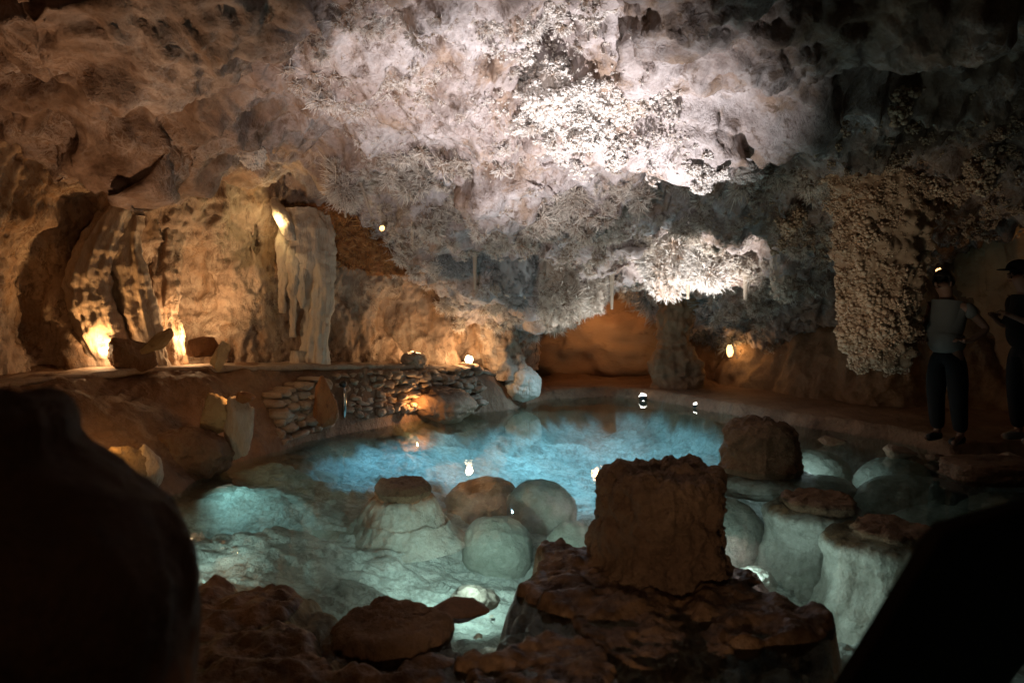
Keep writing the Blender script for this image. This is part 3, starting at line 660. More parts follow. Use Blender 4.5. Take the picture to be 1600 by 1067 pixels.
stones('dry_stone_wall', W(425, 690, 8.35)*[1, 1, 0]+[.12, -.16, .05], W(505, 655, 8.95)*[1, 1, 0]+[.05, -.12, .1], 7, 0, 'short lamp lit stretch of piled stones left of the amber slab', 5, .11)

def chunk(name, px, py, Y, w, h, d, mat, seed, rot, label, cat='stone', amp=.22, bl=.3, group=None):
    c = W(px, py, Y); o = shard(name, c, (w/FPX*Y/2*1.08, d*1.2, h/FPX*Y/2*1.08), M[mat], seed, 16, rot) if bl > .12 else boulder(name, c, (w/FPX*Y/2, d, h/FPX*Y/2), M[mat], seed, amp, 1.6, 5, rot, bl); tag(o, label, cat, group); return o
GR = 'rocks hiding the lamps of the left bank'
chunk('cut_stone', 205, 556, 7.62, 90, 50, .11, 'bank', 51, (0, .2, .15), 'dark rounded stone hiding the lamp under the lit column, on the ledge', group=GR)
chunk('stone_shard', 243, 540, 7.6, 24, 72, .05, 'slab', 52, (0, .75, .1), 'tilted thin shard leaning right of the dark stone on the ledge', group=GR)
chunk('cut_stone', 316, 543, 8.1, 56, 34, .10, 'amber', 53, (0, -.15, .1), 'glowing orange stone hiding the lamp in the bright niche', group=GR)
chunk('stone_shard', 346, 555, 8.05, 24, 62, .05, 'slab', 54, (0, .45, .2), 'upright tilted shard beside the glowing orange stone', group=GR)
chunk('cut_stone', 337, 652, 7.15, 52, 78, .10, 'slab', 55, (.1, -.1, .15), 'pale square block standing on the left bank above the water', group=GR)
chunk('cut_stone', 372, 668, 7.1, 44, 100, .09, 'flow', 56, (-.05, .08, -.2), 'tall grey block leaning against the pale square block', group=GR)
chunk('cut_stone', 384, 622, 7.1, 30, 20, .05, 'amber', 57, (0, .35, .1), 'small orange cap on top of the tall grey block', group=GR)
chunk('cut_stone', 185, 732, 6.1, 98, 74, .12, 'slab', 58, (0, .35, .3), 'yellow lit broad stone at the water edge beside the dark boulder', group=GR)
chunk('cut_stone', 232, 738, 6.2, 42, 88, .10, 'flow', 59, (0, -.1, .1), 'grey stone backing the yellow lit stone at the water edge', group=GR)
chunk('amber_slab', 511, 625, 8.5, 42, 78, .05, 'amber', 67, (0, .04, .3), 'upright amber coloured slab at the waterside below the ledge', group=GR)
chunk('boulder', 693, 632, 9.9, 92, 56, .22, 'bank', 61, (0, .1, 0), 'dark boulder with a lamp glow on its left, below the dry stone wall', group=GR, bl=.0, amp=.2)
chunk('boulder', 645, 562, 10.05, 38, 26, .12, 'masonry', 62, (0, 0, 0), 'small round stone on the ledge before the brightest lamp glow', group=GR, bl=.1)
chunk('boulder', 722, 592, 10.65, 30, 34, .12, 'amber', 63, (0, .3, 0), 'amber stone under the bright lamp in the dark niche', group=GR, bl=.1)
chunk('boulder', 300, 705, 6.95, 110, 75, .22, 'bank', 64, (0, .2, .2), 'large dark brown boulder low on the left bank', group=GR, bl=.1, amp=.2)
bulb = boulder('pale_bulb', W(816, 600, 11.0), (.275, .24, .235), M['white_flow'], 65, .16, 1.6, rot=(0, .5, 0)); tag(bulb, 'smooth pale bulb of flowstone hanging at the far tip of the left wall', 'formation')

# flowstone columns and draperies of the left wall
def ribbon(name, pts, wd, mat, seed, label, cat, flute=.025, squash=.6, amp=.03, nth=70, group=None, lump=0.):
    """a column of flowstone along a path; pts = (px, py, Y, half width in px)"""
    C_ = np.array([np.r_[W(p[0], p[1], p[2]), p[3]/FPX*p[2]] for p in pts]); d = np.r_[0, np.cumsum(np.linalg.norm(np.diff(C_[:, :3], axis=0), axis=1))]
    n = max(12, int(d[-1]/.02)); s = np.linspace(0, d[-1], n)
    Q = np.stack([np.interp(s, d, C_[:, i]) for i in range(4)], 1)
    k = 9; 
    for i in range(4):
        Q[:, i] = np.convolve(np.r_[[Q[0, i]]*4, Q[:, i], [Q[-1, i]]*4], np.ones(k)/k, 'valid')
    th = np.linspace(0, 2*PI, nth, endpoint=False)
    P = np.zeros((n, nth, 3)); P[..., 0] = Q[:, None, 0]+Q[:, None, 3]*np.cos(th); P[..., 1] = Q[:, None, 1]+Q[:, None, 3]*squash*np.sin(th); P[..., 2] = Q[:, None, 2]
    Nv = gnormals(P, True); ax = P-Q[:, None, :3]; Nv *= np.sign((Nv*ax).sum(-1).mean())
    Pf = P.reshape(-1, 3); Nf = Nv.reshape(-1, 3)
    d_ = amp*fbm(Pf*6, 4, seed, .55)+flute*ridged((Pf-np.repeat(Q[:, :3], nth, 0)*[1, 1, 0])*np.array([9, 9, .7])+seed, 2, seed+1)
    if lump: d_ += lump*(1-worley(Pf*9, seed)[0])
    Pf = Pf+Nf*d_[:, None]
    V = np.r_[Pf, [Pf[:nth].mean(0)], [Pf[-nth:].mean(0)]]
    F = [tuple(f) for f in grid_faces(n, nth, True)]+[(i, (i+1) % nth, n*nth) for i in range(nth)]+[((n-1)*nth+i, (n-1)*nth+(i+1) % nth, n*nth+1) for i in range(nth)]
    o = link(name, V, F, mat); recenter(o, Pf[-nth:].mean(0) if Pf[-1, 2] < Pf[0, 2] else Pf[:nth].mean(0))
    if label: tag(o, label, cat, group)
    return o
ribbon('flowstone_column', [(186, 320, 8.05, 20), (156, 370, 7.95, 26), (136, 425, 7.9, 30), (140, 470, 7.9, 31), (158, 520, 7.95, 34), (186, 578, 8.0, 38)], 0, M['flow'], 71, 'bright curved flowstone column lit from below, leftmost of the wall', 'column', group='flowstone columns of the left wall')
ribbon('flowstone_column', [(205, 335, 8.2, 20), (196, 390, 8.1, 22), (206, 440, 8.1, 24), (222, 510, 8.1, 24), (236, 578, 8.12, 28)], 0, M['flow'], 72, 'darker fluted flowstone column right beside the bright curved column', 'column', group='flowstone columns of the left wall', flute=.04)
ribbon('flowstone_column', [(258, 350, 8.7, 24), (250, 420, 8.6, 24), (256, 500, 8.5, 20), (268, 575, 8.5, 22)], 0, M['wall'], 73, 'rough brown column between the fluted column and the bright niche', 'column', group='flowstone columns of the left wall', flute=.05)
# pale drapery with hanging and standing parts
dr = empty('drapery', W(480, 575, 9.2)); 
parts = [('curtain', [(470, 325, 9.35, 30), (476, 350, 9.3, 34), (478, 375, 9.3, 40), (480, 400, 9.28, 40), (482, 425, 9.3, 34), (486, 450, 9.3, 20)], .06),
         ('pillar', [(500, 390, 9.2, 13), (501, 450, 9.15, 12), (499, 500, 9.15, 13), (496, 545, 9.15, 15), (493, 580, 9.15, 20)], .035),
         ('pillar', [(485, 400, 9.2, 11), (484, 470, 9.2, 9), (482, 540, 9.2, 10), (480, 580, 9.2, 15)], .03),
         ('stalactite', [(452, 350, 9.25, 12), (446, 380, 9.15, 13), (443, 430, 9.12, 9), (441, 470, 9.1, 6), (440, 492, 9.1, 3)], .02), ('stalactite', [(464, 350, 9.25, 12), (460, 390, 9.1, 12), (459, 460, 9.1, 7.5), (458, 500, 9.1, 6), (457, 530, 9.1, 5)], .012),
         ('stalactite', [(502, 335, 9.35, 14), (511, 370, 9.25, 12), (516, 420, 9.25, 9), (515, 460, 9.25, 6), (512, 510, 9.25, 3)], .02), ('stalactite', [(472, 410, 9.1, 9), (471, 450, 9.1, 6), (471, 485, 9.1, 3)], .012),
         ('stalactite', [(455, 370, 9.25, 10), (450, 400, 9.2, 9), (450, 430, 9.2, 6), (450, 455, 9.2, 3)], .012),
         ('stalagmite', [(462, 545, 9.1, 7), (464, 560, 9.1, 12), (464, 582, 9.1, 15)], .01)]
for i, (nm, pts, fl) in enumerate(parts):
    o = ribbon(nm, pts, 0, M['white_flow'], 80+i, None, None, flute=fl*.6, amp=.03, nth=60)
    m = Matrix.Translation(Vector(o.location)-dr.location); o.data.transform(m); o.location = (0, 0, 0); o.parent = dr
tag(dr, 'pale dripstone drapery with long stalactites and a pillar reaching the ledge', 'dripstone')
lt = ribbon('stalactite', [(428, 308, 9.1, 3), (432, 320, 9.0, 8), (440, 338, 8.95, 12), (450, 362, 8.95, 10), (456, 378, 9.0, 5)], 0, M['white_flow'], 91, 'short glowing yellow stub of dripstone lit by a lamp, high on the left wall', 'dripstone', flute=.01, amp=.02, nth=40)
rust = ribbon('rust_flowstone', [(500, 318, 9.5, 24), (528, 350, 9.6, 44), (565, 392, 9.8, 46), (610, 430, 10.0, 30)], 0, M['amber'], 92, 'rust orange streaked slope of flowstone beside the drapery under the crystals', 'flowstone', flute=.02, squash=.9, amp=.08)
me = rust.data; n = len(me.vertices); vv = np.empty(n*3); me.vertices.foreach_get('co', vv); vv = vv.reshape(-1, 3); nn = np.empty(n*3); me.vertex_normals.foreach_get('vector', nn); nn = nn.reshape(-1, 3)
RUST = (vv, nn)
# far column with pale pendants
ribbon('column', [(1062, 420, 12.0, 40), (1058, 490, 12.0, 24), (1052, 535, 12.0, 20), (1056, 565, 12.0, 38), (1060, 590, 12.0, 33), (1062, 640, 12.0, 46)], 0, M['far'], 93, 'short thick column at the far end of the pool', 'column', lump=.05, amp=.06)
for i, (px, Yp) in enumerate(((1160, 12.2), (1195, 12.25))):
    pp = empty('pale_pendant', W(px, 578, Yp))
    for k, dx in enumerate((-8, 8)):
        b = boulder('lobe', W(px+dx, 579+2*k, Yp), (.11, .09, .075), M['white_flow'], 94+i+k, .08, 1.5, 4); m = Vector(b.location)-pp.location
        b.data.transform(Matrix.Translation(m)); b.location = (0, 0, 0); b.parent = pp
    s = ribbon('stem', [(px, 530, Yp, 14), (px, 575, Yp, 10)], 0, M['greyfrost'], 96+i, None, None, nth=24); s.data.transform(Matrix.Translation(Vector(s.location)-pp.location)); s.location = (0, 0, 0); s.parent = pp
    tag(pp, ('two lobed pale pendant under the far grey roof, nearer the short column', 'two lobed pale pendant under the far grey roof, nearer the big hanging column')[i], 'pendant', 'pale pendants under the far roof')

# ---------------------------------------------------------------- crystals
def spike_set(n, lmin, lmax, r0, spread, seed, tip=.1, curl=.5, seg=2):
    rs = np.random.RandomState(seed); V = []; F = []; tn = []; k = 0
    for i in range(n):
        ph = rs.uniform(0, 2*PI); ct = 1-rs.uniform(0, 1)**1.2*spread; st = math.sqrt(max(0, 1-ct*ct))
        d = np.array([st*math.cos(ph), st*math.sin(ph), ct]); L = rs.uniform(lmin, lmax)
        a = np.cross(d, [.3, .5, .8]); a /= np.linalg.norm(a)+1e-9; b = np.cross(d, a)
        bend = (a*rs.normal()+b*rs.normal())*curl*L
        o = rs.normal(size=3)*np.array([.012, .012, .004])
        for j in range(seg+1):
            u = j/seg; c = o+d*L*u+bend*u*u; r = r0*(1-u*(1-tip))
            for q in range(3):
                an = q*2*PI/3; V.append(c+(a*math.cos(an)+b*math.sin(an))*r); tn.append(.15+.85*u)
        for j in range(seg):
            for q in range(3):
                F.append((k+j*3+q, k+j*3+(q+1) % 3, k+(j+1)*3+(q+1) % 3, k+(j+1)*3+q))
        k += 3*(seg+1)
    return np.array(V), np.array(F), np.array(tn)
def blob_set(n, rad, seed, ra=.22, rb=.42, sb=1):
    """a little cauliflower of beads"""
    rs = np.random.RandomState(seed); V0, F0 = icos(sb); V = []; F = []; tn = []; k = 0
    for i in range(n):
        d = rs.normal(size=3); d[2] = abs(d[2]); d /= np.linalg.norm(d); L = rad*rs.uniform(.3, 1.0); r = rad*rs.uniform(ra, rb)
        V.append(V0*r*rs.uniform(.8, 1.25, size=3)+d*L); F.append(F0+k); k += len(V0); tn.append(np.full(len(V0), .15+.85*L/rad))
    return np.concatenate(V), np.concatenate(F), np.concatenate(tn)
FR = [spike_set(20, .03, .09, .0062, .9, s, .25, .45) for s in range(6)]
LONGF = [spike_set(26, .05, .15, .0070, .8, 20+s, .25, .45) for s in range(6)]
def both(a, b):
    return np.r_[a[0], b[0]], [tuple(f) for f in a[1]]+[tuple(f+len(a[0])) for f in b[1]], np.r_[a[2], b[2]]
def tri(F):
    return np.concatenate([F[:, :3], F[:, [0, 2, 3]]]) if F.shape[1] == 4 else F
def bead_spikes(s):
    V, F, t_ = blob_set(14, .05, 40+s, .2, .4, 1); V2, F2, t2 = spike_set(14, .03, .075, .004, .95, 50+s, .3, .5)
    return np.r_[V, V2], np.r_[F, tri(F2)+len(V)], np.r_[t_, t2]
CORAL = [bead_spikes(s) for s in range(6)]
POP = [blob_set(16, .055, 60+s, .16, .34) for s in range(6)]
POP0 = [blob_set(15, .055, 70+s, .2, .38, 0) for s in range(6)]
def scatter(bases, P_, N_, smin, smax, seed, down=.25):
    rs = np.random.RandomState(seed); VV = []; FF = []; TT = []; k = 0
    n = len(P_); N_ = N_+np.array([0, 0, -down])+rs.normal(size=(n, 3))*.25; N_ /= np.linalg.norm(N_, axis=1)[:, None]
    a = np.cross(N_, rs.normal(size=(n, 3))); a /= np.linalg.norm(a, axis=1)[:, None]; b = np.cross(N_, a)
    sz = rs.uniform(smin, smax, n)*np.clip(.85+1.3*noise(P_*1.5, 77), .4, 1.7); which = rs.randint(0, len(bases), n); tb = rs.uniform(-.25, .15, n)
    for w, (V, F, t_) in enumerate(bases):
        ix = np.where(which == w)[0]
        if not len(ix): continue
        R = np.stack([a[ix], b[ix], N_[ix]], 2)*sz[ix][:, None, None]
        VV.append((np.einsum('nij,vj->nvi', R, V)+P_[ix][:, None]).reshape(-1, 3)); TT.append((t_[None]+tb[ix][:, None]).ravel())
        FF.append((F[None]+(np.arange(len(ix))*len(V))[:, None, None]).reshape(-1, F.shape[1])+k); k += len(ix)*len(V)
    return np.concatenate(VV), np.concatenate(FF), np.concatenate(TT)
def clumps(bases, P_, N_, k, R, smin, smax, seed):
    """cauliflower clumps: each centre carries k tufts spread over a rounded head"""
    rs = np.random.RandomState(seed); n = len(P_); D = rs.normal(size=(n, k, 3)); D /= np.linalg.norm(D, axis=2)[..., None]
    nn_ = N_+np.array([0, 0, -.35]); nn_ /= np.linalg.norm(nn_, axis=1)[:, None]
    dt = (D*nn_[:, None]).sum(2); D = D+nn_[:, None]*(np.abs(dt)-dt+.25)[..., None]; D /= np.linalg.norm(D, axis=2)[..., None]
    r = rs.uniform(R[0], R[1], n)[:, None, None]*rs.uniform(.75, 1.1, (n, k, 1))
    Pc = P_[:, None]+D*r+nn_[:, None]*r*.3
    return scatter(bases, Pc.reshape(-1, 3), D.reshape(-1, 3), smin, smax, seed+1, .05)
def merge3(a, b):
    return np.r_[a[0], b[0]], np.r_[a[1], b[1]+len(a[0])], np.r_[a[2], b[2]]
def pick(mask, n, seed):
    rs = np.random.RandomState(seed); p = mask/mask.sum(); c = np.cumsum(p); return np.searchsorted(c, rs.uniform(0, 1, n)).clip(0, len(mask)-1)
# steepness gives extra area; patches from noise
area = 1/np.clip(-Nd[:, 2], .12, 1)
patch = sstep(-.15, .25, noise(Pd*1.7, 301)+.4*noise(Pd*5, 302))
reg = sstep(-2.2, -.9, Pd[:, 0]+.35*(Pd[:, 1]-8))*sstep(5.0, 5.8, Pd[:, 1])*sstep(12.6, 12.0, Pd[:, 1])
farw = sstep(7.4, 8.2, Pd[:, 1])
m_long = area*reg*farw*(.12+.88*patch)*(1-.9*circ(Pd, [(1160, 230, 7.5, .5, 1)]))*sstep(4.4, 3.6, Pd[:, 0])
i = pick(m_long, 2600, 1); j = pick(m_long, 900, 101); V, F, T_ = merge3(scatter(FR, Pd[i], Nd[i], .4, .9, 2), clumps(LONGF+FR+FR, Pd[j], Nd[j], 13, (.03, .13), .4, .9, 102))
tag(link('frostwork', V, F, M['frost'], smooth=False, tint=T_), 'dense needle frostwork crystals covering the lower middle of the roof', 'crystals', kind='stuff')
m_cor = area*circ(Pd, [(960, 130, 6.6, .75, 1), (1060, 170, 6.8, .6, 1), (870, 150, 6.6, .5, .8), (820, 60, 6.0, .5, .6), (950, 60, 5.9, .5, .5), (1160, 270, 7.6, .35, .8), (1100, 240, 7.3, .4, .5), (780, 150, 6.6, .4, .4)])*(.15+.85*patch)
i = pick(m_cor, 2000, 3); j = pick(m_cor, 260, 103); V, F, T_ = merge3(scatter(CORAL, Pd[i], Nd[i], .25, .6, 4), clumps(CORAL, Pd[j], Nd[j], 16, (.03, .10), .25, .6, 104))
tag(link('coral_crust', V, F, M['coral'], tint=T_), 'chunky white coral like calcite crust in the brightest part of the roof', 'crystals', kind='stuff')
m_fuzz = area*sstep(-2.0, -1.2, Pd[:, 0])*sstep(.9, .3, Pd[:, 0])*sstep(5.0, 5.4, Pd[:, 1])*sstep(8.2, 7.6, Pd[:, 1])*(.2+.8*patch)*(1-.8*smoothband)
i = pick(m_fuzz, 1500, 5); j = pick(m_fuzz, 60, 105); V, F, T_ = merge3(scatter(FR, Pd[i], Nd[i], .3, .75, 6), clumps(FR, Pd[j], Nd[j], 9, (.03, .08), .4, .9, 106))
tag(link('fine_frostwork', V, F, M['coral'], smooth=False, tint=T_), 'fine white fuzz of tiny crystals on the pale upper roof', 'crystals', kind='stuff')
m_pop = area*sstep(2.6, 3.3, Pd[:, 0])*sstep(6.2, 6.8, Pd[:, 1])*sstep(10, 9.2, Pd[:, 1])*(.15+.85*patch)
i = pick(m_pop, 700, 7); j = pick(m_pop, 120, 107); V, F, T_ = merge3(scatter(POP, Pd[i], Nd[i], .5, 1.2, 8), clumps(POP, Pd[j], Nd[j], 12, (.06, .16), .6, 1.2, 108))
tag(link('cave_popcorn', V, F, M['popcorn'], tint=T_), 'knobbly dim cave popcorn on the roof above the walkway', 'crystals', kind='stuff')
m_back = area*sstep(1.2, 1.8, Pd[:, 0])*sstep(11.3, 11.9, Pd[:, 1])*sstep(14.6, 13.8, Pd[:, 1])*sstep(5.6, 4.9, Pd[:, 0])
i = pick(m_back, 1300, 9); V, F, T_ = scatter(FR+LONGF, Pd[i], Nd[i], .9, 1.6, 10)
tag(link('grey_frostwork', V, F, M['greyfrost'], smooth=False, tint=T_), 'dim grey blue frostwork on the low roof at the far end', 'crystals', kind='stuff')

# single clusters and pendants that hang free
def cluster(px, py, Y, rx, rz, kind, label, seed, nt=None, mat='frost', name='crystal_cluster', group=None, size=(.6, 1.2)):
    c = W(px, py, Y); V, F = icos(5); V = V*(1+.28*fbm(V*1.6+seed, 4, seed, .6)[:, None]); V = V*np.array([rx, rx*.8, rz])
    top = V[:, 2] > 0; V[top, 2] *= 1.8
    Vw = V+c; root = empty(name, (c[0], c[1], c[2]+rz*1.5))
    rel(link('core', Vw, F, M[mat], tint=np.full(len(V), .45)), root)
    N_ = V/np.linalg.norm(V, axis=1)[:, None]
    m = (V[:, 2] < rz*.7).astype(float); n = nt or int(420*rx*rz*10)
    i = pick(m, n, seed); v, f, t_ = scatter(kind, Vw[i], N_[i], size[0], size[1], seed+1, .3)
    rel(link('needles' if kind is not POP else 'beads', v, f, M[mat], smooth=kind is not LONGF, tint=t_), root)
    tag(root, label, 'crystal cluster', group); return root
GC = 'crystal clusters hanging from the roof'
cluster(765, 275, 8.15, .26, .24, LONGF, 'spiky cream crystal cluster with a thin straw below it, hanging centre of the roof', 401, 330, group=GC)
cluster(905, 300, 8.45, .27, .2, LONGF, 'wide spiky greyish crystal cluster right of the cream cluster', 402, 300, group=GC)
cluster(541, 290, 8.4, .12, .22, LONGF, 'narrow brownish crystal tuft with two straws above the rust orange slope', 403, 120, group=GC)
cluster(1158, 262, 7.45, .17, .12, CORAL, 'flat rounded white coral cluster alone on the smooth roof', 404, 130, 'coral', group=GC)
cluster(985, 155, 6.55, .34, .16, CORAL, 'largest and brightest white coral mass in the middle of the roof', 405, 330, 'coral', group=GC)
cluster(860, 150, 6.5, .2, .14, CORAL, 'brilliant white coral knob left of the largest coral mass', 406, 170, 'coral', group=GC)
cluster(1090, 195, 6.7, .22, .15, CORAL, 'coral mass fading into shadow right of the largest coral mass', 407, 180, 'coral', group=GC)
cluster(1040, 410, 10.15, .25, .42, LONGF, 'brilliant white hanging cluster over the orange cavern opening', 408, 260, 'coral', group=GC)
cluster(1105, 405, 10.3, .24, .32, LONGF, 'brilliant white cluster between the opening cluster and the bright straw', 409, 200, 'coral', group=GC)
cluster(1225, 430, 9.9, .17, .30, CORAL, 'dull brown blunt pendant left of the big hanging column', 410, 170, 'frost', group=GC)
cluster(930, 440, 10.4, .17, .36, LONGF, 'tapering shaggy pendant at the upper left of the orange opening', 411, 220, group=GC)
cluster(868, 458, 10.1, .24, .42, LONGF, 'broad shaggy pendant reaching low over the dark left end of the pool', 412, 320, group=GC)
cluster(800, 430, 9.9, .26, .38, LONGF, 'shaggy grey pendant above the pale bulb of the left wall', 413, 300, 'greyfrost', group=GC)
cluster(720, 400, 9.6, .24, .26, LONGF, 'grey shaggy cluster over the lower end of the rust slope', 414, 220, 'greyfrost', group=GC)
cluster(395, 235, 7.6, .12, .16, CORAL, 'small pale crystal spray on the brown bulges of the left roof', 415, 70, 'coral', group=GC, size=(.4, .8))
# the big hanging column
bc = ribbon('hanging_column', [(1372, 180, 8.0, 84), (1380, 250, 7.9, 72), (1386, 320, 7.9, 60), (1374, 390, 7.9, 60), (1380, 450, 7.9, 48), (1374, 510, 7.9, 45), (1376, 548, 7.9, 38), (1376, 574, 7.9, 28)], 0, M['popcorn'], 95, 'huge knobbly hanging column of cave popcorn left of the two people', 'column', flute=.03, amp=.05, nth=110, squash=.8, lump=.10)
ta = bc.data.attributes.new('tint', 'FLOAT', 'POINT'); ta.data.foreach_set('value', np.full(len(bc.data.vertices), .5, dtype=np.float32))
me = bc.data; n = len(me.vertices); vv = np.empty(n*3); me.vertices.foreach_get('co', vv); vv = vv.reshape(-1, 3); nn = np.empty(n*3); me.vertex_normals.foreach_get('vector', nn); nn = nn.reshape(-1, 3)
i = pick(np.ones(n), 3000, 12); j = pick(np.ones(n), 210, 112); v, f, t_ = merge3(scatter(POP0, vv[i], nn[i], .45, .95, 13), clumps(POP0, vv[j], nn[j], 14, (.04, .12), .45, .95, 14))
o = link('beads', v, f, M['popcorn'], tint=t_); o.parent = bc
i = pick(np.ones(len(RUST[0])), 900, 14); v, f, t_ = scatter(FR, RUST[0][i], RUST[1][i], .6, 1.2, 15); o = link('needles', v, f, crystal_mat('rust_needles', (.50, .24, .08), (.2, .08, .03)), smooth=False, tint=t_); o.parent = rust
# wall crystals under the roof edge
nk = ribbon('neck', [(770, 470, 11.1, 34), (775, 520, 11.1, 34), (785, 560, 11.05, 30), (800, 595, 11.0, 26)], 0, M['wall'], 99, None, None, flute=.02, amp=.06, nth=60)
nk.data.transform(Matrix.Translation(nk.location-bulb.location)); nk.location = (0, 0, 0); nk.parent = bulb
# thin straws
STR = [(779, 330, 8.1, 30, 2.2, 'thin white straw hanging under the spiky cream cluster'), (1165, 425, 10.3, 46, 5, 'thick bright straw dripping between the brilliant white clusters'), (956, 452, 10.3, 34, 3, 'thin pale straw over the upper left of the orange opening'),
       (540, 318, 8.35, 26, 2.2, 'left straw under the narrow brownish tuft'), (572, 312, 8.3, 30, 1.8, 'slanting right straw under the narrow brownish tuft'), (645, 350, 8.9, 40, 2.5, 'straw among the dim crystals above the rust slope'), (820, 430, 9.8, 40, 3, 'dim straw among the shaggy pendants'), (742, 420, 9.4, 36, 2.6, 'grey straw beside the grey shaggy cluster'), (1075, 440, 10.2, 30, 3.5, 'short bright straw under the middle brilliant cluster'), (905, 480, 10.1, 30, 2.5, 'straw at the lowest tip of the broad shaggy pendant')]
for k, (px, py, Y, ln, w, lb) in enumerate(STR):
    sl = 10 if k == 4 else 0
    ribbon('straw_stalactite', [(px-sl, py-30, Y, w*1.5), (px, py, Y, w), (px+sl, py+ln, Y, w*.55)], 0, M['white_flow'], 500+k, lb, 'stalactite', flute=.002, amp=.003, nth=14, group='thin straws hanging from the roof')

# ---------------------------------------------------------------- people
def skinned(name, verts, edges, radii, mat, parent, sub=2):
    me = bpy.data.meshes.new(name); me.from_pydata([tuple(v) for v in verts], edges, []); me.update()
    o = bpy.data.objects.new(name, me); col.objects.link(o)
    md = o.modifiers.new('skin', 'SKIN'); md.use_smooth_shade = True; md.branch_smoothing = .3
    for i, r in enumerate(radii):
        r = r if hasattr(r, '__len__') else (r, r); me.skin_vertices[0].data[i].radius = r; me.skin_vertices[0].data[i].use_root = (i == 0)
    s = o.modifiers.new('sub', 'SUBSURF'); s.levels = sub; s.render_levels = sub
    me.materials.append(mat); o.parent = parent; return o
def person(x, y, z, ang, pose, label, shirt, trous, shoe, H=1.72, cap=False, stout=1.0):
    root = empty('person', (x, y, z)); root.rotation_euler = (0, 0, ang)     # the figure faces +X in its own frame, left = +Y
    k = H/1.72; J = {}
    J['pel'] = (0, 0, .93); J['wst'] = (0.01, 0, 1.08); J['che'] = (0, 0, 1.27); J['sho'] = (-.02, 0, 1.41); J['nek'] = (.01, 0, 1.49)
    J['hd0'] = (.05, 0, 1.56); J['hd1'] = (.075, 0, 1.65)
    for s, q in ((1, 'l'), (-1, 'r')):
        J['hip'+q] = (0, s*.10, .90); J['kne'+q] = (.02, s*.12, .50); J['ank'+q] = (-.02, s*.125, .085); J['toe'+q] = (.15, s*.15, .03)
        J['sh'+q] = (-.02, s*.18, 1.39); J['el'+q], J['wr'+q], J['ha'+q] = pose[q]
    order = list(J); ix = {n: i for i, n in enumerate(order)}; V = [np.array(J[n])*k for n in order]
    E = [('pel', 'wst'), ('wst', 'che'), ('che', 'sho'), ('sho', 'nek'), ('nek', 'hd0'), ('hd0', 'hd1')]
    R = dict(pel=.115, wst=.10, che=.115, sho=.085, nek=.055, hd0=.082, hd1=.088)
    for q in 'lr':
        E += [('pel', 'hip'+q), ('hip'+q, 'kne'+q), ('kne'+q, 'ank'+q), ('ank'+q, 'toe'+q), ('sho', 'sh'+q), ('sh'+q, 'el'+q), ('el'+q, 'wr'+q), ('wr'+q, 'ha'+q)]
        R.update({'hip'+q: .085, 'kne'+q: .055, 'ank'+q: .038, 'toe'+q: .03, 'sh'+q: .055, 'el'+q: .038, 'wr'+q: .026, 'ha'+q: .032})
    edges = [(ix[a], ix[b]) for a, b in E]; rad = [R[n]*k for n in order]
    # fingers, rooted in the palm
    for q in 'lr':
        wr, ha = np.array(J['wr'+q]), np.array(J['ha'+q]); d = (ha-wr)/np.linalg.norm(ha-wr); sdv = np.cross(d, [.1, 0, 1.]); sdv /= np.linalg.norm(sdv); cu = np.cross(sdv, d)
        for fi, (o_, ln) in enumerate(((-.03, .065), (-.01, .075), (.01, .072), (.03, .055), (-.045, .04))):
            b0 = ha+d*(.012 if fi < 4 else -.03)+sdv*o_; m0 = b0+d*ln*.55+cu*.008+(sdv*-.02 if fi == 4 else 0); e0 = b0+d*ln*.85-cu*ln*.4
            i0 = len(V); V += [m0*k, e0*k] if fi == 4 else [b0*k, m0*k, e0*k]
            rad += [.009*k, .007*k] if fi == 4 else [.0105*k, .009*k, .0075*k]
            edges += [(ix['ha'+q], i0)]+[(j, j+1) for j in range(i0, len(V)-1)]
    body = skinned('body', V, edges, rad, M['skin'], root)
    # trousers, shirt: thicker skins over the same joints
    def sub(names, es, rr, nm, mat): 
        id2 = {n: i for i, n in enumerate(names)}; skinned(nm, [np.array(J[n])*k if isinstance(J.get(n), tuple) else J[n] for n in names], [(id2[a], id2[b]) for a, b in es], [r*k if not hasattr(r, '__len__') else (r[0]*k, r[1]*k) for r in rr], mat, root)
    for q in 'lr':
        J['mid'+q] = tuple(.5*np.array(J['sh'+q])+.5*np.array(J['el'+q]))
        J['hem'+q] = tuple(.93*np.array(J['ank'+q])+.07*np.array(J['kne'+q]))
    J['bel'] = (.03*stout, 0, 1.10); J['hm'] = (.0, 0, .885); J['wt'] = (0, 0, 1.02)
    sub(['pel', 'wt', 'hipl', 'knel', 'heml', 'hipr', 'kner', 'hemr'], [('pel', 'wt'), ('pel', 'hipl'), ('hipl', 'knel'), ('knel', 'heml'), ('pel', 'hipr'), ('hipr', 'kner'), ('kner', 'hemr')],
        [.15*stout, .135*stout, .115*stout, .085*stout, .07, .115*stout, .085*stout, .07], 'trousers', trous)
    sub(['che', 'bel', 'hm', 'sho', 'shl', 'midl', 'shr', 'midr'], [('che', 'bel'), ('bel', 'hm'), ('che', 'sho'), ('sho', 'shl'), ('shl', 'midl'), ('sho', 'shr'), ('shr', 'midr')],
        [.155*stout, .175*stout, .165*stout, .10, .085, .078, .085, .078], 'shirt', shirt)
    for q in 'lr':
        a = np.array(J['ank'+q]); o = skinned('shoe', [a*k+[-.045*k, 0, -.03*k], a*k+[.05*k, 0, -.035*k], a*k+[.17*k, 0, -.045*k]], [(0, 1), (1, 2)], [.045*k, .048*k, .036*k], shoe, root)
    # face and hair
    hc = np.array([.085, 0, 1.63])*k
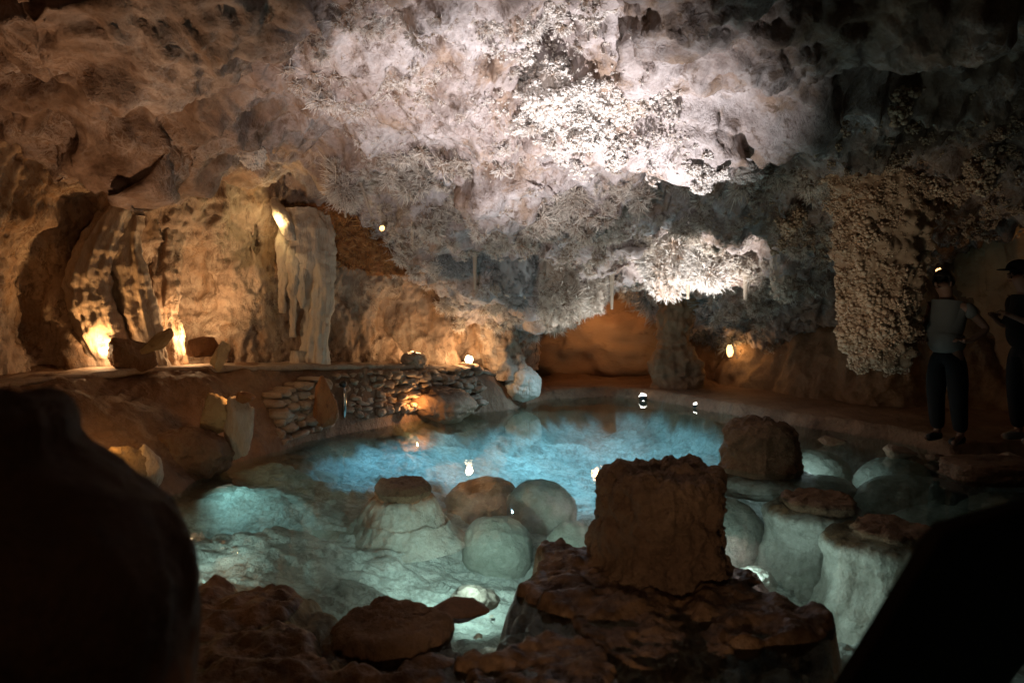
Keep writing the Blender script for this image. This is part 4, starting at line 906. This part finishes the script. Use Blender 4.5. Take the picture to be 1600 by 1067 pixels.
    def bit(nm, c, r, mat, par): 
        V_, F_ = icos(3); o = link(nm, V_*np.array(r)*k+hc+np.array(c)*k, F_, mat, par); return o
    bit('nose', (.098, 0, -.012), (.018, .013, .024), M['skin'], root)
    for s in (1, -1): bit('eye', (.078, s*.032, .01), (.012, .014, .009), M['hair'], root); bit('ear', (-.005, s*.088, -.005), (.02, .012, .032), M['skin'], root)
    bit('mouth', (.086, 0, -.055), (.010, .024, .006), plain('lips', (.2, .07, .06)), root)
    V_, F_ = icos(4); N_ = V_*np.array([.112, .10, .115]); N_ = N_*(1+.05*fbm(V_*3, 3, 3)[:, None]); keep = [f for f in F_ if not (V_[f].mean(0)[0] > .35 and V_[f].mean(0)[2] < .35) and V_[f].mean(0)[2] > -.45]
    h = link('hair', N_*k+hc+np.array([-.018, 0, .028])*k, keep, M['hair'], root); sm = h.modifiers.new('s', 'SOLIDIFY'); sm.thickness = .012
    if cap:
        N_ = V_*np.array([.122, .108, .10]); kp = [f for f in F_ if V_[f].mean(0)[2] > -.02]
        c_ = link('cap', N_*k+hc+np.array([-.01, 0, .055])*k, kp, M['darkcloth'], root); sm = c_.modifiers.new('s', 'SOLIDIFY'); sm.thickness = .008
        br = link('brim', V_*np.array([.085, .085, .010])*k+hc+np.array([.125, 0, .052])*k, F_, M['darkcloth'], c_)
    tag(root, label, 'person'); return root
# white shirt: faces the pool (towards -X), near arm bent with the hand at the belly
P1 = W(1481, 690, 7.75)
pose1 = {'l': ((-.17, .30, 1.17), (.03, .25, 1.05), (.10, .21, 1.06)), 'r': ((.0, -.27, 1.13), (.16, -.20, 1.02), (.22, -.14, 1.03))}
pp1 = person(P1[0], P1[1], P1[2]-.01, PI+.45, pose1, 'person in a pale t-shirt and dark trousers standing with a bent arm', M['shirt'], M['darkcloth'], M['shoe'], 1.70, stout=1.12)
P2 = W(1604, 690, 7.65)
pose2 = {'l': ((.05, .27, 1.12), (.22, .14, 1.22), (.28, .08, 1.26)), 'r': ((.02, -.26, 1.12), (.2, -.16, 1.2), (.27, -.1, 1.24))}
pp2 = person(P2[0], P2[1], P2[2]-.01, PI+.1, pose2, 'person in a peaked cap and black clothes with raised hands, at the right border', M['darkcloth'], M['darkcloth'], M['paleshoe'], 1.76, cap=True)

# ---------------------------------------------------------------- lamps
def lamp(px, py, Y, r, mat, label, aim=(0, -1, .3), name='cave_lamp', body=True):
    c = W(px, py, Y); root = empty(name, c); V_, F_ = icos(3)
    V2 = V_*(1+.45*fbm(V_*2.2+px, 3, 9)[:, None])*np.array([r, r*.8, r]); link('lens', V2, F_, M[mat], root)
    if body:
        prof = [(0, r*.5), (.01, r*1.1), (r*1.2, r*1.25), (r*1.3, r*1.12)]
        th = np.linspace(0, 2*PI, 20, endpoint=False); q = Vector(aim).normalized().to_track_quat('Z', 'Y').to_matrix()
        P = np.array([[(rr*math.cos(a), rr*math.sin(a), zz-r*1.1) for a in th] for zz, rr in prof]).reshape(-1, 3)@np.array(q).T
        F = [tuple(f) for f in grid_faces(4, 20, True)]; h = link('housing', P, F, M['metal'], root)
    tag(root, label, 'lamp', 'cave lamps'); return root
lamp(1140, 548, 11.9, .062, 'lens_warm', 'warm oval lamp glowing in a dark hollow at the far end', aim=(0, -1, .1)).scale = (.75, 1, 1.5)
lamp(1082, 492, 12.3, .05, 'lens_warm', 'tiny warm lamp high beside the far column', aim=(0, -1, 0))
lamp(1467, 424, 8.4, .035, 'lens_warm', 'tiny warm lamp above the head of the white shirted person')
lamp(733, 562, 10.7, .055, 'lens_and_lit_rock', 'brilliant glow of a lamp and lit rock in the dark niche at the right end of the ledge')  # ragged emissive lens also stands in for brightly lit rock
lamp(1005, 620, 11.6, .05, 'lens_white', 'small lamp at the far waterline below the orange opening', aim=(0, .2, 1))
lamp(1088, 633, 10.9, .04, 'lens_white', 'small lamp at the far waterline below the short column', aim=(0, .2, 1))
lamp(597, 357, 9.0, .03, 'lens_warm', 'tiny warm lamp among the dim crystals above the rust slope')
fx_ = empty('lamp_fixture', W(538, 655, 9.0)); 
for nm, c, r, m_ in (('tube', (538, 630, 9.0), (.028, .028, .19), 'chrome'), ('head', (536, 600, 9.0), (.045, .045, .04), 'metal')):
    V_, F_ = icos(3); link(nm, V_*np.array(r)+W(*c)-np.array(fx_.location), F_, M[m_], fx_)
tag(fx_, 'upright shiny metal lamp fixture beside the amber slab', 'lamp')

def light(kind, pos, power, color, target=None, angle=60, blend=.6, radius=.05):
    L = bpy.data.lights.new('lamp_or_fill', kind); L.energy = power; L.color = color; L.shadow_soft_size = radius  # also serves the added fill lights, which belong to no lamp
    o = bpy.data.objects.new('lamp_or_fill', L); col.objects.link(o); o.location = tuple(map(float, pos))
    if kind == 'SPOT':
        L.spot_size = math.radians(angle); L.spot_blend = blend
        d = Vector(tuple(map(float, target)))-o.location; o.rotation_euler = d.to_track_quat('-Z', 'Y').to_euler()
    return o
WARM = (1, .54, .20); WARM2 = (1, .64, .33); COOL = (.93, .93, 1.0); TEAL = (.62, 1.0, .90); BLUE = (.34, .63, .88)
# white spots for the roof, with added fills as marked
light('SPOT', (.75, 5.2, .12), 1000, (1, .945, .965), W(870, 145, 6.6), 74, 1.0, .06)
light('SPOT', (-1.05, 2.3, .6), 470, (1, .89, .88), W(740, 240, 7.8), 52, 1.0, .05)  # added fill behind the foreground boulder, brightens the roof crystals
light('SPOT', (-.3, .35, 2.1), 5.0, (1, .62, .38), (0, 1.7, 1.15), 125, .9, .05)  # added near the viewer to bring out the foreground boulder and panel
light('SPOT', (1.05, 5.35, .14), 75, (1, .80, .58), W(1365, 390, 7.8), 38, .9, .05)  # unseen spot added to brighten the big hanging column
light('SPOT', W(1080, 632, 9.5)+[0, 0, .0], 560, (1, .96, .94), W(1085, 415, 10.2), 58, .7, .04)
light('SPOT', W(985, 640, 9.8), 130, (1, .97, .95), W(915, 420, 10.3), 80, .8, .04)
# warm lamps of the left wall, then added warm fill spots
light('SPOT', W(162, 556, 7.72), 45, WARM, W(150, 400, 8.1), 120, .8, .03)
light('POINT', W(160, 548, 7.72), 7, WARM2, radius=.03)
light('POINT', W(297, 538, 8.4), 11, WARM2, radius=.03)
light('SPOT', W(297, 545, 8.3), 60, WARM2, W(298, 400, 8.8), 125, .8, .03)
light('POINT', W(650, 545, 10.12), 11, WARM2, radius=.03)
light('SPOT', W(655, 560, 10.05), 110, WARM2, W(640, 440, 10.4), 130, .8, .03)
light('POINT', W(733, 552, 10.55), 16, WARM2, radius=.05)
light('POINT', W(430, 345, 8.85), 7, (1, .75, .35), radius=.03)
light('SPOT', W(430, 575, 8.75), 60, (1, .64, .38), W(445, 480, 9.4), 125, .8, .03)
light('POINT', W(474, 622, 8.62), 6, WARM2, radius=.03)
light('POINT', W(652, 630, 9.6), 7, WARM, radius=.008)
light('SPOT', W(690, 610, 9.85), 60, WARM2, W(780, 520, 11.2), 100, .8, .03)
light('POINT', W(375, 608, 7.2), 4, WARM, radius=.03)
light('POINT', W(150, 680, 5.9), 5, (1, .55, .18), radius=.03)
light('SPOT', (-2.9, 5.1, .5), 140, (1, .57, .31), W(170, 80, 5.7), 105, .9, .1)  # added fill, lightens the brown roof on the left
light('SPOT', (-1.0, 2.2, .9), 40, (1, .58, .30), W(300, 600, 8), 60, .9, .1)  # added fill over the left bank and wall
light('SPOT', (-.3, .8, .9), 16, (1, .62, .36), W(560, 1000, 3.7), 60, .9, .1)  # added near the viewer to lift the front left rocks
light('SPOT', (.25, .9, .6), 85, (1, .74, .50), W(960, 860, 4.5), 50, .9, .1)  # added near the viewer to light the front of the big stump
# orange cavern
light('SPOT', W(1010, 478, 13.0), 15, (1, .42, .12), W(980, 510, 14.2), 110, .9, .1)
light('POINT', W(935, 480, 12.7), 14, (1, .48, .18), radius=.1)
light('POINT', W(1150, 545, 12.0), 3.0, WARM, radius=.04)
light('POINT', W(1640, 372, 9.0), 3, (1, .5, .15), radius=.05)
light('POINT', W(1467, 415, 8.3), .2, WARM, radius=.03)
# under water, plus added lights floating unseen above the surface
light('POINT', (-.26, 4.68, -.10), 3, (.95, 1.0, .9), radius=.04)
light('SPOT', (-.30, 4.95, -.12), 48, (.78, 1, .93), (-.3, 6.6, -.6), 120, .8, .05)
light('POINT', (1.52, 5.2, -.22), 14, (.85, 1.0, .98), radius=.04)
light('SPOT', (-2.2, 4.7, -.08), 22, (.78, 1, .92), (-1.6, 6.6, -.5), 110, .8, .06)
light('SPOT', (-2.5, 6.3, .55), 28, (.60, .95, 1), (-1.5, 6.6, -.5), 110, .9, .01)  # unseen spot added above the water to brighten the left bed
light('SPOT', (1.3, 10.3, 1.15), 300, BLUE, (1.1, 9.9, -.9), 158, 1.0, .01)  # floating spot added over the far pool to light its bed blue
light('SPOT', (.0, 9.3, 1.0), 230, BLUE, (-.2, 8.8, -.9), 125, 1.0, .01)  # second added floating spot, blue light for the middle of the pool
light('SPOT', (-1.35, 8.6, .8), 85, (.3, .66, 1), (-1.35, 8.1, -.9), 105, 1.0, .01)  # added floating spot, carries the blue towards the left bank
light('POINT', (2.5, 7.72, .50), .5, (1, .97, .9), radius=.02)  # bare point added above the water to whiten the squat stump's rim
light('POINT', (3.0, 7.75, -.12), 5, (.8, .95, 1), radius=.04)

# ---------------------------------------------------------------- world and camera
w = bpy.data.worlds.new('World'); sc.world = w; w.use_nodes = True
bg = w.node_tree.nodes['Background']; bg.inputs[0].default_value = (.9, .6, .4, 1); bg.inputs[1].default_value = .0012
cam = bpy.data.cameras.new('camera'); co = bpy.data.objects.new('camera', cam); col.objects.link(co); sc.camera = co
co.location = (0, 0, CAMZ); co.rotation_euler = (PI/2, 0, 0); cam.sensor_width = 36; cam.lens = 36*FPX/1600
cam.shift_y = (HOR-533.5)/1600.0
cam.clip_start = .05; cam.clip_end = 100
cam.dof.use_dof = True; cam.dof.focus_distance = 7.5; cam.dof.aperture_fstop = 1.8
sc.view_settings.view_transform = 'Standard'; sc.view_settings.look = 'None'; sc.view_settings.exposure = 0; sc.view_settings.gamma = 1
sc.cycles.max_bounces = 5; sc.cycles.diffuse_bounces = 2; sc.cycles.transparent_max_bounces = 12; sc.cycles.use_denoising = True
sc.cycles.sample_clamp_indirect = 4; sc.cycles.use_adaptive_sampling = True; sc.cycles.adaptive_threshold = .03
